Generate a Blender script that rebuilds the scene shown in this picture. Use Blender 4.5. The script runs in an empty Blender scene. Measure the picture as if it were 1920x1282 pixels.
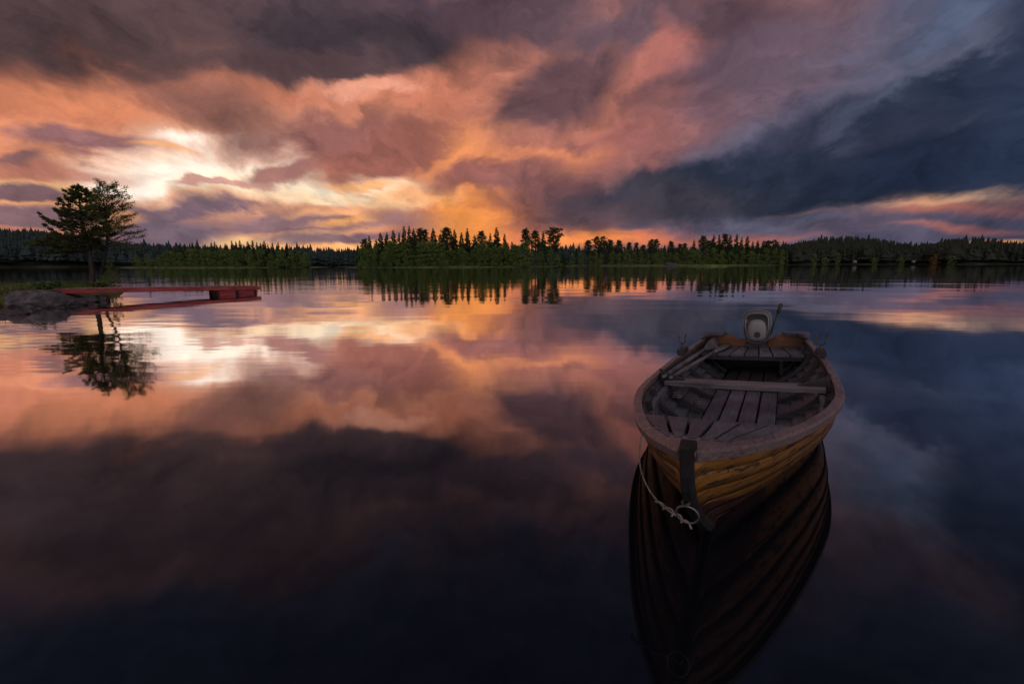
import bpy, bmesh, math, random
import numpy as np
from mathutils import Vector, Matrix, Euler

S = bpy.context.scene
COL = S.collection
R = math.radians

# ------------------------------------------------------------------ camera
FPX, CAM_H, HORIZON, ROLL = 900.0, 1.25, 493.0, -0.18      # focal length in photo pixels (1920 wide), eye height in metres
PITCH = math.atan((641 - HORIZON) / FPX)
cam_data = bpy.data.cameras.new("camera")
cam_data.sensor_width = 36.0
cam_data.lens = 36.0 * FPX / 1920.0
cam_data.clip_start = 0.05
cam_data.clip_end = 20000.0
cam = bpy.data.objects.new("camera", cam_data)
COL.objects.link(cam)
cam.location = (0, 0, CAM_H)
cam.rotation_euler = (Euler((R(90) - PITCH, 0, 0)).to_matrix() @ Matrix.Rotation(R(ROLL), 3, 'Z')).to_euler()
S.camera = cam
CAM_M = cam.rotation_euler.to_matrix()

def ray(px, py):
    """direction in the world of a point measured on the photograph"""
    v = CAM_M @ Vector(((px - 960) / FPX, -(py - 641) / FPX, -1.0))
    return v.normalized()

def on_plane(px, py, z=0.0):
    d = ray(px, py)
    return Vector((0, 0, CAM_H)) + d * ((z - CAM_H) / d.z)

def at_depth(px, py, y):
    d = ray(px, py)
    return Vector((0, 0, CAM_H)) + d * (y / d.y)

S.view_settings.view_transform = 'Standard'
S.view_settings.look = 'None'
S.view_settings.exposure = 0.0
S.view_settings.gamma = 1.0
S.cycles.max_bounces = 6
S.cycles.transparent_max_bounces = 8
S.cycles.caustics_reflective = False
S.cycles.caustics_refractive = False

# ------------------------------------------------------------------ sky (sunset clouds over a low sun)
def lin(c):
    return tuple(((x / 255.0) / 12.92 if x / 255.0 <= 0.04045 else ((x / 255.0 + 0.055) / 1.055) ** 2.4) for x in c)

SUN_AZ, SUN_EL = -27.0, 0.6          # degrees; azimuth from +Y, negative = to the left
world = bpy.data.worlds.new("World")
S.world = world
world.use_nodes = True
nt = world.node_tree
nt.nodes.clear()
def N(tree, kind, **kw):
    n = tree.nodes.new(kind)
    for k, v in kw.items():
        setattr(n, k, v)
    return n
def wmath(op, a, b=None, c=None, clamp=False):
    n = N(nt, 'ShaderNodeMath', operation=op, use_clamp=clamp)
    for i, v in enumerate((a, b, c)):
        if v is None: continue
        if isinstance(v, (int, float)): n.inputs[i].default_value = v
        else: nt.links.new(v, n.inputs[i])
    return n.outputs[0]
def wvec(op, a, b=None, c=None, scale=None):
    n = N(nt, 'ShaderNodeVectorMath', operation=op)
    for i, v in enumerate((a, b, c)):
        if v is None: continue
        if isinstance(v, (tuple, list)): n.inputs[i].default_value = v
        else: nt.links.new(v, n.inputs[i])
    if scale is not None:
        if isinstance(scale, (int, float)): n.inputs['Scale'].default_value = scale
        else: nt.links.new(scale, n.inputs['Scale'])
    return n.outputs['Value'] if op in ('LENGTH', 'DOT_PRODUCT') else n.outputs[0]

tc = N(nt, 'ShaderNodeTexCoord')
sepd = N(nt, 'ShaderNodeSeparateXYZ')
nt.links.new(tc.outputs['Generated'], sepd.inputs[0])
dx, dy, dz = sepd.outputs
den = wmath('MAXIMUM', wmath('ADD', dy, 1.0), 0.06)
zup = wmath('MAXIMUM', dz, 0.0)
# cloud-layer coordinates: the sky seen as a slab, so clouds flatten towards the horizon
slab = wmath('ADD', zup, 0.16)
comb_q = N(nt, 'ShaderNodeCombineXYZ')
nt.links.new(wmath('DIVIDE', dx, slab), comb_q.inputs[0])
nt.links.new(wmath('DIVIDE', dy, slab), comb_q.inputs[1])
Q = comb_q.outputs[0]
def noise(vec, scale, detail, rough=0.55, dist=0.0, off=(0, 0, 0), stretch=(1, 1, 1), rot=0.0):
    m = N(nt, 'ShaderNodeMapping')
    m.inputs['Location'].default_value = off
    m.inputs['Rotation'].default_value = (0, 0, rot)
    m.inputs['Scale'].default_value = stretch
    nt.links.new(vec, m.inputs[0])
    n = N(nt, 'ShaderNodeTexNoise', noise_dimensions='2D')
    n.inputs['Scale'].default_value = scale
    n.inputs['Detail'].default_value = detail
    n.inputs['Roughness'].default_value = rough
    n.inputs['Distortion'].default_value = dist
    nt.links.new(m.outputs[0], n.inputs['Vector'])
    return n.outputs
# stereographic sky coordinates about the view to the north (a map of directions, fixed to the world)
comb_s = N(nt, 'ShaderNodeCombineXYZ')
nt.links.new(wmath('DIVIDE', dx, den), comb_s.inputs[0])
nt.links.new(wmath('DIVIDE', dz, den), comb_s.inputs[1])
UV0 = comb_s.outputs[0]
# billows: fractal cloud detail that gets flatter and smaller towards the horizon
comb_p = N(nt, 'ShaderNodeCombineXYZ')
vflat = wmath('ADD', wmath('DIVIDE', dz, den), 0.20)
nt.links.new(wmath('DIVIDE', wmath('DIVIDE', dx, den), wmath('POWER', vflat, 0.55)), comb_p.inputs[0])
nt.links.new(wmath('MULTIPLY', wmath('LOGARITHM', vflat, 2.718), 0.62), comb_p.inputs[1])
PB = comb_p.outputs[0]
big = noise(PB, 4.2, 3.0, 0.5, off=(7.3, 2.2, 0), rot=0.35, stretch=(0.8, 1.1, 1))
puff = noise(PB, 7.5, 5.0, 0.58, dist=0.2, off=(3.1, 1.7, 0), rot=0.35, stretch=(0.8, 1.15, 1))
ISO = wvec('ADD', UV0, wvec('SCALE', wvec('SUBTRACT', puff['Color'], (0.5, 0.5, 0.5)), scale=0.10))
fine = noise(ISO, 15.0, 7.0, 0.60, off=(1.3, 8.8, 0), stretch=(0.8, 1.2, 1))
fine2 = noise(wvec('ADD', ISO, (-0.010, -0.014, 0)), 15.0, 7.0, 0.60, off=(1.3, 8.8, 0), stretch=(0.8, 1.2, 1))
streak = noise(UV0, 11.0, 6.0, 0.62, stretch=(0.35, 1.5, 1), rot=0.10, off=(3.1, 1.7, 0))
amp = wmath('MULTIPLY_ADD', zup, 0.16, 0.012)
wA = wvec('SCALE', wvec('SUBTRACT', big['Color'], (0.5, 0.5, 0.5)), scale=wmath('MULTIPLY', amp, 1.0))
wB = wvec('SCALE', wvec('SUBTRACT', puff['Color'], (0.5, 0.5, 0.5)), scale=wmath('MULTIPLY', amp, 0.9))
UVw = wvec('ADD', wvec('ADD', UV0, wA), wB)
low_sky = wmath('MULTIPLY_ADD', wmath('DIVIDE', dz, den), -5.0, 1.0, clamp=True)      # wind streaks show only low down
wisp = wmath('MULTIPLY', wmath('SUBTRACT', streak['Fac'], 0.5), wmath('MULTIPLY_ADD', low_sky, 0.85, 0.15))
EDGE = wmath('ADD', wmath('MULTIPLY', wmath('SUBTRACT', puff['Fac'], 0.5), 1.3),
             wmath('MULTIPLY_ADD', wmath('SUBTRACT', fine['Fac'], 0.5), 1.25, wmath('MULTIPLY', wisp, 0.6)))
RELIEF = wmath('SUBTRACT', fine['Fac'], fine2['Fac'])           # cloud lumps catch the light on the side of the low sun

sky = N(nt, 'ShaderNodeTexSky', sky_type='NISHITA')
sky.sun_disc = False
sky.sun_elevation = R(SUN_EL)
sky.sun_rotation = R(SUN_AZ)
sky.air_density = 1.0
sky.dust_density = 2.0
dim = N(nt, 'ShaderNodeMix', data_type='RGBA', blend_type='MULTIPLY')
dim.inputs['Factor'].default_value = 1.0
nt.links.new(sky.outputs[0], dim.inputs['A'])
dim.inputs['B'].default_value = (0.06, 0.06, 0.06, 1)
clear = dim.outputs['Result']

def uv(px, py):
    d = ray(px, py)
    return Vector((d.x / (1 + d.y), d.z / (1 + d.y)))

# cloud masses, back to front: photo position of the centre, half-lengths, tilt (deg), colour of the light they send,
# opacity, softness of the edge, raggedness
CLOUDS = [
 # base veil, left warm to right cold
 (900, 200, 4000, 3000, 0, (122, 86, 86), 0.94, 0.3, 0.0),
 (300, 240, 700, 300, 0, (208, 128, 98), 0.92, 0.8, 0.3),
 (1850, 330, 800, 420, 8, (76, 78, 100), 0.9, 0.7, 0.3),
 (1800, 60, 380, 130, 20, (84, 96, 122), 0.9, 0.5, 0.3),
 (1120, 230, 320, 150, 32, (160, 100, 94), 0.92, 0.7, 0.4),
 (1470, 130, 200, 110, 30, (104, 86, 100), 0.9, 0.6, 0.5),
 (800, 250, 160, 80, 30, (200, 122, 96), 0.85, 0.7, 0.4),
 # low bright sky along the horizon
 (330, 400, 640, 75, 0, (205, 140, 110), 0.92, 0.6, 0.3),
 (915, 405, 160, 75, 8, (228, 128, 82), 0.97, 0.8, 0.2),
 (872, 396, 85, 62, 10, (250, 150, 76), 1.0, 0.8, 0.2),
 (900, 290, 130, 30, 36, (238, 150, 96), 0.9, 0.6, 0.5),
 (490, 447, 160, 15, 3, (255, 204, 140), 1.0, 0.4, 0.4),
 (610, 466, 130, 11, 2, (250, 180, 116), 0.95, 0.5, 0.4),
 (1120, 452, 120, 14, 3, (250, 150, 78), 0.95, 0.6, 0.4),
 (1300, 446, 190, 16, 2, (214, 118, 84), 0.9, 0.7, 0.5),
 (1245, 432, 70, 14, 8, (226, 128, 92), 0.95, 0.4, 0.8),
 (1760, 382, 270, 34, 5, (176, 116, 104), 0.92, 0.6, 0.7),
 (1830, 364, 200, 15, 5, (236, 186, 150), 0.95, 0.5, 0.7),
 (1690, 384, 110, 8, 4, (240, 172, 130), 0.85, 0.6, 0.8),
 (1790, 398, 160, 9, 0, (206, 122, 92), 0.8, 0.6, 0.9),
 (1640, 424, 430, 24, 0, (88, 82, 102), 0.95, 0.6, 0.5),
 (1450, 402, 170, 16, 3, (94, 94, 112), 0.92, 0.7, 0.5),
 (1490, 394, 70, 5, 3, (226, 164, 130), 0.85, 0.7, 0.7),
 (1810, 428, 120, 6, 0, (190, 116, 104), 0.7, 0.8, 0.8),
 (1885, 452, 90, 7, 0, (244, 166, 98), 0.95, 0.6, 0.5),
 # the bright gap
 (400, 322, 250, 82, 6, (252, 204, 172), 0.95, 0.45, 0.35),
 (375, 318, 190, 60, 8, (255, 238, 222, 1.15), 1.0, 0.2, 0.28),
 (480, 316, 110, 42, -6, (255, 234, 214, 1.1), 0.95, 0.3, 0.35),
 (290, 338, 140, 38, -4, (255, 238, 218, 1.15), 1.0, 0.3, 0.3),
 (600, 360, 240, 28, 2, (255, 230, 200), 1.0, 0.35, 0.35),
 (480, 376, 260, 12, 1, (255, 220, 178), 0.95, 0.5, 0.5),
 (770, 372, 90, 16, 6, (255, 200, 150), 0.95, 0.6, 0.5),
 # cloud bank below and around the gap
 (400, 408, 200, 28, -2, (118, 96, 108), 0.98, 0.3, 0.6, (214, 150, 122), .8),
 (560, 420, 170, 22, 3, (134, 104, 110), 0.97, 0.35, 0.7, (222, 156, 120), .7),
 (290, 440, 150, 30, 0, (110, 94, 110), 0.96, 0.5, 0.4),
 (640, 447, 150, 9, 3, (122, 98, 108), 0.92, 0.5, 0.5),
 (655, 398, 100, 9, 4, (236, 168, 122), 0.9, 0.6, 0.7),
 (660, 414, 70, 8, 10, (244, 170, 104), 0.85, 0.6, 0.8),
 (775, 408, 70, 24, 0, (150, 110, 110), 0.95, 0.6, 0.5),
 (30, 366, 105, 24, -4, (120, 92, 98), 0.98, 0.3, 0.5, (246, 190, 130), .7),
 (50, 408, 150, 17, 0, (124, 96, 106), 0.97, 0.4, 0.5, (236, 164, 110), .8),
 (60, 434, 140, 8, 0, (178, 114, 104), 0.8, 0.7, 0.5),
 (150, 276, 160, 27, -7, (146, 102, 104), 0.97, 0.35, 0.6, (224, 146, 108), .6),
 (310, 292, 60, 7, -3, (250, 178, 116), 0.8, 0.6, 0.7),
 (20, 302, 50, 12, 0, (134, 98, 100), 0.9, 0.5, 0.7),
 (90, 326, 170, 13, -4, (186, 118, 100), 0.85, 0.6, 0.6),
 (630, 274, 160, 46, -4, (150, 98, 92), 0.98, 0.35, 0.5, (210, 136, 108), .6),
 (730, 302, 130, 34, 10, (164, 102, 90), 0.95, 0.5, 0.6),
 (545, 338, 62, 16, 14, (168, 114, 108), 0.95, 0.5, 0.7),
 (420, 356, 75, 7, -2, (204, 150, 138), 0.95, 0.4, 1.0),
 (690, 351, 60, 5, 0, (250, 180, 118), 0.8, 0.7, 0.8),
 (170, 195, 260, 40, -6, (216, 134, 98), 0.85, 0.7, 0.6),
 (380, 200, 130, 40, -14, (140, 96, 88), 0.85, 0.6, 0.7),
 # great dark masses overhead
 (140, 20, 560, 122, -2, (78, 60, 62), 1.0, 0.34, 0.35),
 (470, 50, 280, 115, -4, (90, 68, 69), 0.96, 0.4, 0.3),
 (660, 62, 225, 110, -5, (69, 57, 64), 1.0, 0.26, 0.35),
 (560, 135, 200, 34, -6, (80, 62, 66), 0.95, 0.4, 0.5),
 (930, 0, 300, 46, 4, (80, 63, 72), 0.96, 0.5, 0.35),
 (330, 90, 50, 60, 60, (108, 80, 78), 0.5, 0.9, 0.5),
 (690, 190, 100, 20, -5, (228, 156, 130), 0.9, 0.6, 0.7),
 (1060, 150, 155, 78, 42, (98, 72, 78), 0.97, 0.36, 0.55, (196, 124, 102), .6),
 (1200, 20, 260, 36, 2, (94, 73, 82), 0.95, 0.5, 0.6),
 (1240, 92, 60, 56, 50, (186, 114, 106), 0.85, 0.7, 0.6),
 (1230, 170, 60, 40, 40, (136, 92, 92), 0.8, 0.6, 0.7),
 (1330, 214, 46, 24, 20, (106, 80, 90), 0.95, 0.4, 0.7),
 (1420, 70, 170, 30, 20, (98, 80, 94), 0.85, 0.6, 0.7),
 (1620, 80, 130, 16, 22, (98, 94, 114), 0.7, 0.8, 0.7),
 # the slate rain cloud on the right
 (1500, 270, 320, 46, 24, (84, 74, 90), 0.95, 0.5, 0.6),
 (1640, 272, 420, 84, 17, (55, 58, 77), 1.0, 0.2, 0.5, (92, 90, 110), .7),
 (1870, 190, 270, 84, 18, (46, 54, 75), 1.0, 0.16, 0.5, (92, 98, 120), .6),
 (1620, 300, 230, 44, 14, (52, 56, 75), 0.97, 0.5, 0.4),
 (1480, 345, 470, 48, 4, (40, 48, 64), 1.0, 0.28, 0.4),
 (1800, 308, 300, 54, 6, (31, 40, 60), 0.98, 0.5, 0.4),
 (1180, 376, 220, 40, 0, (66, 62, 74), 0.98, 0.5, 0.4),
 (1080, 410, 110, 26, 0, (86, 70, 78), 0.92, 0.7, 0.3),
 (930, 328, 125, 24, 8, (152, 96, 90), 0.97, 0.35, 0.6, (240, 150, 96), .5),
 (862, 412, 60, 40, 0, (250, 156, 82), 0.8, 0.9, 0.2),
 (1020, 345, 120, 30, 4, (120, 82, 84), 0.9, 0.7, 0.4),
 # higher than the frame and beyond its sides: what the near water mirrors
 (900, -450, 3400, 400, 0, (60, 68, 94), 0.97, 0.4, 0.35),
 (2080, 40, 190, 420, 0, (42, 52, 75), 0.92, 0.5, 0.4),
 (150, -120, 900, 130, 0, (92, 74, 80), 0.85, 0.8, 0.4),
 (1300, -90, 300, 60, 30, (96, 80, 92), 0.6, 0.9, 0.6),
]

color = clear
def mix_in(color, dd, d_out, d_in, op, rgb):
    mr = N(nt, 'ShaderNodeMapRange', interpolation_type='SMOOTHSTEP')
    mr.inputs['From Min'].default_value = d_out
    mr.inputs['From Max'].default_value = d_in
    mr.inputs['To Min'].default_value = 0.0
    mr.inputs['To Max'].default_value = op
    nt.links.new(dd, mr.inputs['Value'])
    mx = N(nt, 'ShaderNodeMix', data_type='RGBA')
    nt.links.new(mr.outputs['Result'], mx.inputs['Factor'])
    nt.links.new(color, mx.inputs['A'])
    l = lin(rgb[:3]); g = rgb[3] if len(rgb) > 3 else 1.0
    mx.inputs['B'].default_value = (l[0] * g, l[1] * g, l[2] * g, 1)
    return mx.outputs['Result']
for idx, (px, py, rx, ry, rot, rgb, op, soft, rag, *rim) in enumerate(CLOUDS):
    if idx % 12 == 11:                      # keeps the shader compiler working through the masses in order
        UVw = wvec('MULTIPLY_ADD', color, (1e-9, 1e-9, 1e-9), UVw)
    c0 = uv(px, py)
    ca, sa = math.cos(R(rot)), math.sin(R(rot))
    ax = uv(px + rx * ca * .5, py - rx * sa * .5) - uv(px - rx * ca * .5, py + rx * sa * .5)
    ay = uv(px - ry * sa * .5, py - ry * ca * .5) - uv(px + ry * sa * .5, py + ry * ca * .5)
    m = N(nt, 'ShaderNodeMapping', vector_type='TEXTURE')
    m.inputs['Location'].default_value = (c0.x, c0.y, 0)
    m.inputs['Rotation'].default_value = (0, 0, math.atan2(ax.y, ax.x))
    m.inputs['Scale'].default_value = (ax.length, ay.length, 1)
    nt.links.new(UVw, m.inputs[0])
    dd = wmath('MULTIPLY_ADD', EDGE, -rag, wvec('LENGTH', m.outputs[0]))
    if rim: color = mix_in(color, dd, 1.42 + soft, 1.0 + soft * .4, rim[1], rim[0])
    color = mix_in(color, dd, 1.0 + soft, max(0.0, 1.0 - soft), op, rgb)
# thin and thick cloud: mottle the light passing through, and light the lumps from the sunset side
mott = wmath('ADD', wmath('MULTIPLY_ADD', wmath('ADD', wmath('MULTIPLY', puff['Fac'], 0.55), wmath('MULTIPLY_ADD', fine['Fac'], 0.45, -0.5)), -1.1, 1.0),
             wmath('MULTIPLY', wisp, 0.5))
color = wvec('SCALE', color, scale=wmath('MAXIMUM', mott, 0.3))
comb_l = N(nt, 'ShaderNodeCombineXYZ')
for i, k in enumerate((1.55, 1.4, 1.2)): nt.links.new(wmath('MULTIPLY_ADD', RELIEF, k, 1.0), comb_l.inputs[i])
color = wvec('MULTIPLY', color, wvec('MAXIMUM', comb_l.outputs[0], (0.4, 0.45, 0.5)))
# unseen sky behind the viewer, brightened as added fill for everything turned towards us
back = N(nt, 'ShaderNodeMapRange', interpolation_type='SMOOTHSTEP')
back.inputs['From Min'].default_value = -0.05
back.inputs['From Max'].default_value = -0.65
nt.links.new(dy, back.inputs['Value'])
mxb = N(nt, 'ShaderNodeMix', data_type='RGBA')
nt.links.new(wmath('MULTIPLY', back.outputs['Result'], 1.0), mxb.inputs['Factor'])
nt.links.new(color, mxb.inputs['A'])
mxb.inputs['B'].default_value = (0.74, 0.68, 0.76, 1)
color = mxb.outputs['Result']
bg = N(nt, 'ShaderNodeBackground')
bg.inputs['Strength'].default_value = 1.0
nt.links.new(color, bg.inputs['Color'])
wo = N(nt, 'ShaderNodeOutputWorld')
nt.links.new(bg.outputs[0], wo.inputs['Surface'])
world.cycles.sampling_method = 'MANUAL'
world.cycles.sample_map_resolution = 512

# the low sun, veiled by the bright gap in the clouds
sun_data = bpy.data.lights.new("sun", 'SUN')
sun_data.energy = 0.4
sun_data.angle = R(0.5)
sun_data.color = (1.0, 0.62, 0.36)
sun = bpy.data.objects.new("sun", sun_data)
COL.objects.link(sun)
sd = Vector((math.sin(R(SUN_AZ)) * math.cos(R(SUN_EL)), math.cos(R(SUN_AZ)) * math.cos(R(SUN_EL)), math.sin(R(SUN_EL))))
sun.rotation_euler = sd.to_track_quat('Z', 'Y').to_euler()
sun.location = sd * 60

# ------------------------------------------------------------------ helpers
def tag(o, label=None, cat=None, group=None, kind=None):
    if label: o['label'] = label
    if cat: o['category'] = cat
    if group: o['group'] = group
    if kind: o['kind'] = kind
    return o

def empty(name, loc, rot=(0, 0, 0)):
    o = bpy.data.objects.new(name, None)
    o.empty_display_size = 0.2
    COL.objects.link(o)
    o.location = loc
    o.rotation_euler = rot
    return o

def mesh_obj(name, verts, faces, mat, parent=None, smooth=False, loc=None):
    me = bpy.data.meshes.new(name)
    me.from_pydata([tuple(v) for v in verts], [], faces)
    me.materials.append(mat)
    if smooth:
        me.polygons.foreach_set('use_smooth', [True] * len(me.polygons))
    me.update()
    o = bpy.data.objects.new(name, me)
    COL.objects.link(o)
    if parent: o.parent = parent
    if loc is not None: o.location = loc
    return o

class MB:
    """collects simple shapes into one mesh"""
    def __init__(s): s.v = []; s.f = []
    def add(s, vs, fs):
        b = len(s.v); s.v += [Vector(v) for v in vs]; s.f += [tuple(i + b for i in f) for f in fs]
    def box(s, c, d, m=None, ch=0.0):
        x, y, z = d[0] / 2, d[1] / 2, d[2] / 2
        bm = bmesh.new()
        bmesh.ops.create_cube(bm, size=1.0)
        for v in bm.verts: v.co = Vector((v.co.x * d[0], v.co.y * d[1], v.co.z * d[2]))
        if ch > 0:
            bmesh.ops.bevel(bm, geom=bm.edges[:], offset=min(ch, min(d) * .45), segments=2, affect='EDGES')
        for v in bm.verts:
            if m: v.co = m @ v.co
            v.co += Vector(c)
        bm.verts.index_update()
        s.add([v.co.copy() for v in bm.verts], [[v.index for v in f.verts] for f in bm.faces])
        bm.free()
    def slab(s, pts, z0, z1):
        """polygon (list of xy or xyz) extruded in z"""
        n = len(pts)
        lo = [Vector((p[0], p[1], (p[2] if len(p) > 2 else 0) + z0)) for p in pts]
        hi = [Vector((p[0], p[1], (p[2] if len(p) > 2 else 0) + z1)) for p in pts]
        s.add(lo + hi, [tuple(range(n))[::-1], tuple(range(n, 2 * n))] + [(i, (i + 1) % n, n + (i + 1) % n, n + i) for i in range(n)])
    def tube(s, pts, rad, seg=8, caps=True, flat=1.0):
        pts = [Vector(p) for p in pts]
        n = len(pts)
        if not hasattr(rad, '__len__'): rad = [rad] * n
        rings = []
        up = Vector((0, 0, 1))
        prev = None
        for i, p in enumerate(pts):
            t = (pts[min(i + 1, n - 1)] - pts[max(i - 1, 0)]).normalized()
            if prev is None:
                a = t.cross(up)
                if a.length < 1e-3: a = t.cross(Vector((1, 0, 0)))
                a.normalize()
            else:
                a = (prev - t * prev.dot(t)).normalized()
            prev = a
            b = t.cross(a)
            rings.append([p + a * rad[i] * math.cos(2 * math.pi * k / seg) + b * rad[i] * flat * math.sin(2 * math.pi * k / seg) for k in range(seg)])
        vs = [v for r in rings for v in r]
        fs = [(i * seg + k, i * seg + (k + 1) % seg, (i + 1) * seg + (k + 1) % seg, (i + 1) * seg + k) for i in range(n - 1) for k in range(seg)]
        if caps:
            fs += [tuple(range(seg))[::-1], tuple((n - 1) * seg + k for k in range(seg))]
        s.add(vs, fs)
    def loft(s, rings, caps=True, close=True):
        n, m = len(rings), len(rings[0])
        vs = [v for r in rings for v in r]
        mm = m if close else m - 1
        fs = [(i * m + k, i * m + (k + 1) % m, (i + 1) * m + (k + 1) % m, (i + 1) * m + k) for i in range(n - 1) for k in range(mm)]
        if caps:
            fs += [tuple(range(m))[::-1], tuple((n - 1) * m + k for k in range(m))]
        s.add(vs, fs)
    def build(s, name, mat, parent=None, smooth=False, loc=None, fix=True):
        o = mesh_obj(name, s.v, s.f, mat, parent, smooth, loc)
        if fix:
            bm = bmesh.new(); bm.from_mesh(o.data)
            bmesh.ops.recalc_face_normals(bm, faces=bm.faces[:])
            bm.to_mesh(o.data); bm.free()
        return o

def mat(name):
    m = bpy.data.materials.new(name)
    m.use_nodes = True
    t = m.node_tree
    p = next(n for n in t.nodes if n.type == 'BSDF_PRINCIPLED')
    return m, t, p

# ------------------------------------------------------------------ water
def water_material():
    m, t, p = mat("lake_water")
    t.nodes.clear()
    geo = N(t, 'ShaderNodeNewGeometry')
    def wave(scale, stretch, rot, detail, off):
        mp = N(t, 'ShaderNodeMapping')
        mp.inputs['Location'].default_value = off
        mp.inputs['Rotation'].default_value = (0, 0, R(rot))
        mp.inputs['Scale'].default_value = stretch
        t.links.new(geo.outputs['Position'], mp.inputs[0])
        n = N(t, 'ShaderNodeTexNoise', noise_dimensions='2D')
        n.inputs['Scale'].default_value = scale
        n.inputs['Detail'].default_value = detail
        n.inputs['Roughness'].default_value = 0.5
        t.links.new(mp.outputs[0], n.inputs['Vector'])
        return n.outputs['Fac']
    def mth(op, a, b):
        n = N(t, 'ShaderNodeMath', operation=op)
        for i, v in enumerate((a, b)):
            if isinstance(v, (int, float)): n.inputs[i].default_value = v
            else: t.links.new(v, n.inputs[i])
        return n.outputs[0]
    swell = wave(0.35, (0.55, 1, 1), 4, 1.0, (0, 0, 0))
    ripple = wave(1.6, (0.4, 1, 1), -6, 2.0, (5, 3, 0))
    # ripples come in patches: breaths of wind on an otherwise still lake
    patch = wave(0.07, (0.35, 1, 1), 3, 2.0, (2, 9, 0))
    mr = N(t, 'ShaderNodeMapRange', interpolation_type='SMOOTHSTEP')
    mr.inputs['From Min'].default_value = 0.42
    mr.inputs['From Max'].default_value = 0.68
    mr.inputs['To Min'].default_value = 0.12
    mr.inputs['To Max'].default_value = 1.0
    t.links.new(patch, mr.inputs['Value'])
    h = mth('ADD', mth('MULTIPLY', swell, 0.013), mth('MULTIPLY', mth('MULTIPLY', ripple, mr.outputs['Result']), 0.008))
    bp = N(t, 'ShaderNodeBump')
    bp.inputs['Strength'].default_value = 1.0
    bp.inputs['Distance'].default_value = 1.0
    t.links.new(h, bp.inputs['Height'])
    gl = N(t, 'ShaderNodeBsdfGlossy')
    gl.inputs['Roughness'].default_value = 0.035
    gl.inputs['Color'].default_value = (0.95, 0.95, 0.97, 1)
    t.links.new(bp.outputs[0], gl.inputs['Normal'])
    df = N(t, 'ShaderNodeBsdfDiffuse')
    df.inputs['Color'].default_value = (0.004, 0.005, 0.008, 1)
    fr = N(t, 'ShaderNodeFresnel')
    fr.inputs['IOR'].default_value = 1.33
    t.links.new(bp.outputs[0], fr.inputs['Normal'])
    powf = N(t, 'ShaderNodeMath', operation='POWER')
    t.links.new(fr.outputs[0], powf.inputs[0]); powf.inputs[1].default_value = 1.35
    mulf = N(t, 'ShaderNodeMath', operation='MULTIPLY', use_clamp=True)
    t.links.new(powf.outputs[0], mulf.inputs[0])
    mulf.inputs[1].default_value = 4.8
    mx = N(t, 'ShaderNodeMixShader')
    t.links.new(mulf.outputs[0], mx.inputs[0])
    t.links.new(df.outputs[0], mx.inputs[1])
    t.links.new(gl.outputs[0], mx.inputs[2])
    o = N(t, 'ShaderNodeOutputMaterial')
    t.links.new(mx.outputs[0], o.inputs['Surface'])
    return m
w = mesh_obj("water", [(-6000, -400, 0), (6000, -400, 0), (6000, 9000, 0), (-6000, 9000, 0)], [(0, 1, 2, 3)], water_material())
tag(w, "still lake water mirroring the sunset clouds", "water", kind="structure")

# ------------------------------------------------------------------ materials shared by land and trees
def ramp_mat(name, c0, c1, scale=3.0, rough=0.9, bump=0.0, coords='Object', stretch=(1, 1, 1), detail=5.0, lo=0.35, hi=0.65, spec=0.3):
    m, t, p = mat(name)
    tcn = N(t, 'ShaderNodeTexCoord')
    mp = N(t, 'ShaderNodeMapping'); mp.inputs['Scale'].default_value = stretch
    t.links.new(tcn.outputs[coords], mp.inputs[0])
    n = N(t, 'ShaderNodeTexNoise'); n.inputs['Scale'].default_value = scale; n.inputs['Detail'].default_value = detail
    t.links.new(mp.outputs[0], n.inputs['Vector'])
    r = N(t, 'ShaderNodeValToRGB')
    r.color_ramp.elements[0].position = lo; r.color_ramp.elements[0].color = (*c0, 1)
    r.color_ramp.elements[1].position = hi; r.color_ramp.elements[1].color = (*c1, 1)
    t.links.new(n.outputs['Fac'], r.inputs[0])
    t.links.new(r.outputs[0], p.inputs['Base Color'])
    p.inputs['Roughness'].default_value = rough
    p.inputs['Specular IOR Level'].default_value = spec
    if bump:
        b = N(t, 'ShaderNodeBump'); b.inputs['Strength'].default_value = 1.0; b.inputs['Distance'].default_value = bump
        t.links.new(n.outputs['Fac'], b.inputs['Height']); t.links.new(b.outputs[0], p.inputs['Normal'])
    return m

def leaf_mat(name, c0, c1, trans=0.25):
    """leaves: every leaf clump has its own tint, and some light comes through"""
    m, t, p = mat(name)
    g = N(t, 'ShaderNodeNewGeometry')
    oi = N(t, 'ShaderNodeObjectInfo')
    a = N(t, 'ShaderNodeMath', operation='MULTIPLY_ADD')
    t.links.new(g.outputs['Random Per Island'], a.inputs[0]); a.inputs[1].default_value = 0.6
    b = N(t, 'ShaderNodeMath', operation='MULTIPLY'); t.links.new(oi.outputs['Random'], b.inputs[0]); b.inputs[1].default_value = 0.4
    t.links.new(b.outputs[0], a.inputs[2])
    mx = N(t, 'ShaderNodeMix', data_type='RGBA')
    mx.inputs['A'].default_value = (*c0, 1); mx.inputs['B'].default_value = (*c1, 1)
    t.links.new(a.outputs[0], mx.inputs['Factor'])
    t.links.new(mx.outputs['Result'], p.inputs['Base Color'])
    p.inputs['Roughness'].default_value = 0.7
    p.inputs['Specular IOR Level'].default_value = 0.2
    tr = N(t, 'ShaderNodeBsdfTranslucent'); t.links.new(mx.outputs['Result'], tr.inputs['Color'])
    ms = N(t, 'ShaderNodeMixShader'); ms.inputs[0].default_value = trans
    out = next(n for n in t.nodes if n.type == 'OUTPUT_MATERIAL')
    t.links.new(p.outputs[0], ms.inputs[1]); t.links.new(tr.outputs[0], ms.inputs[2])
    t.links.new(ms.outputs[0], out.inputs['Surface'])
    return m

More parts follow.
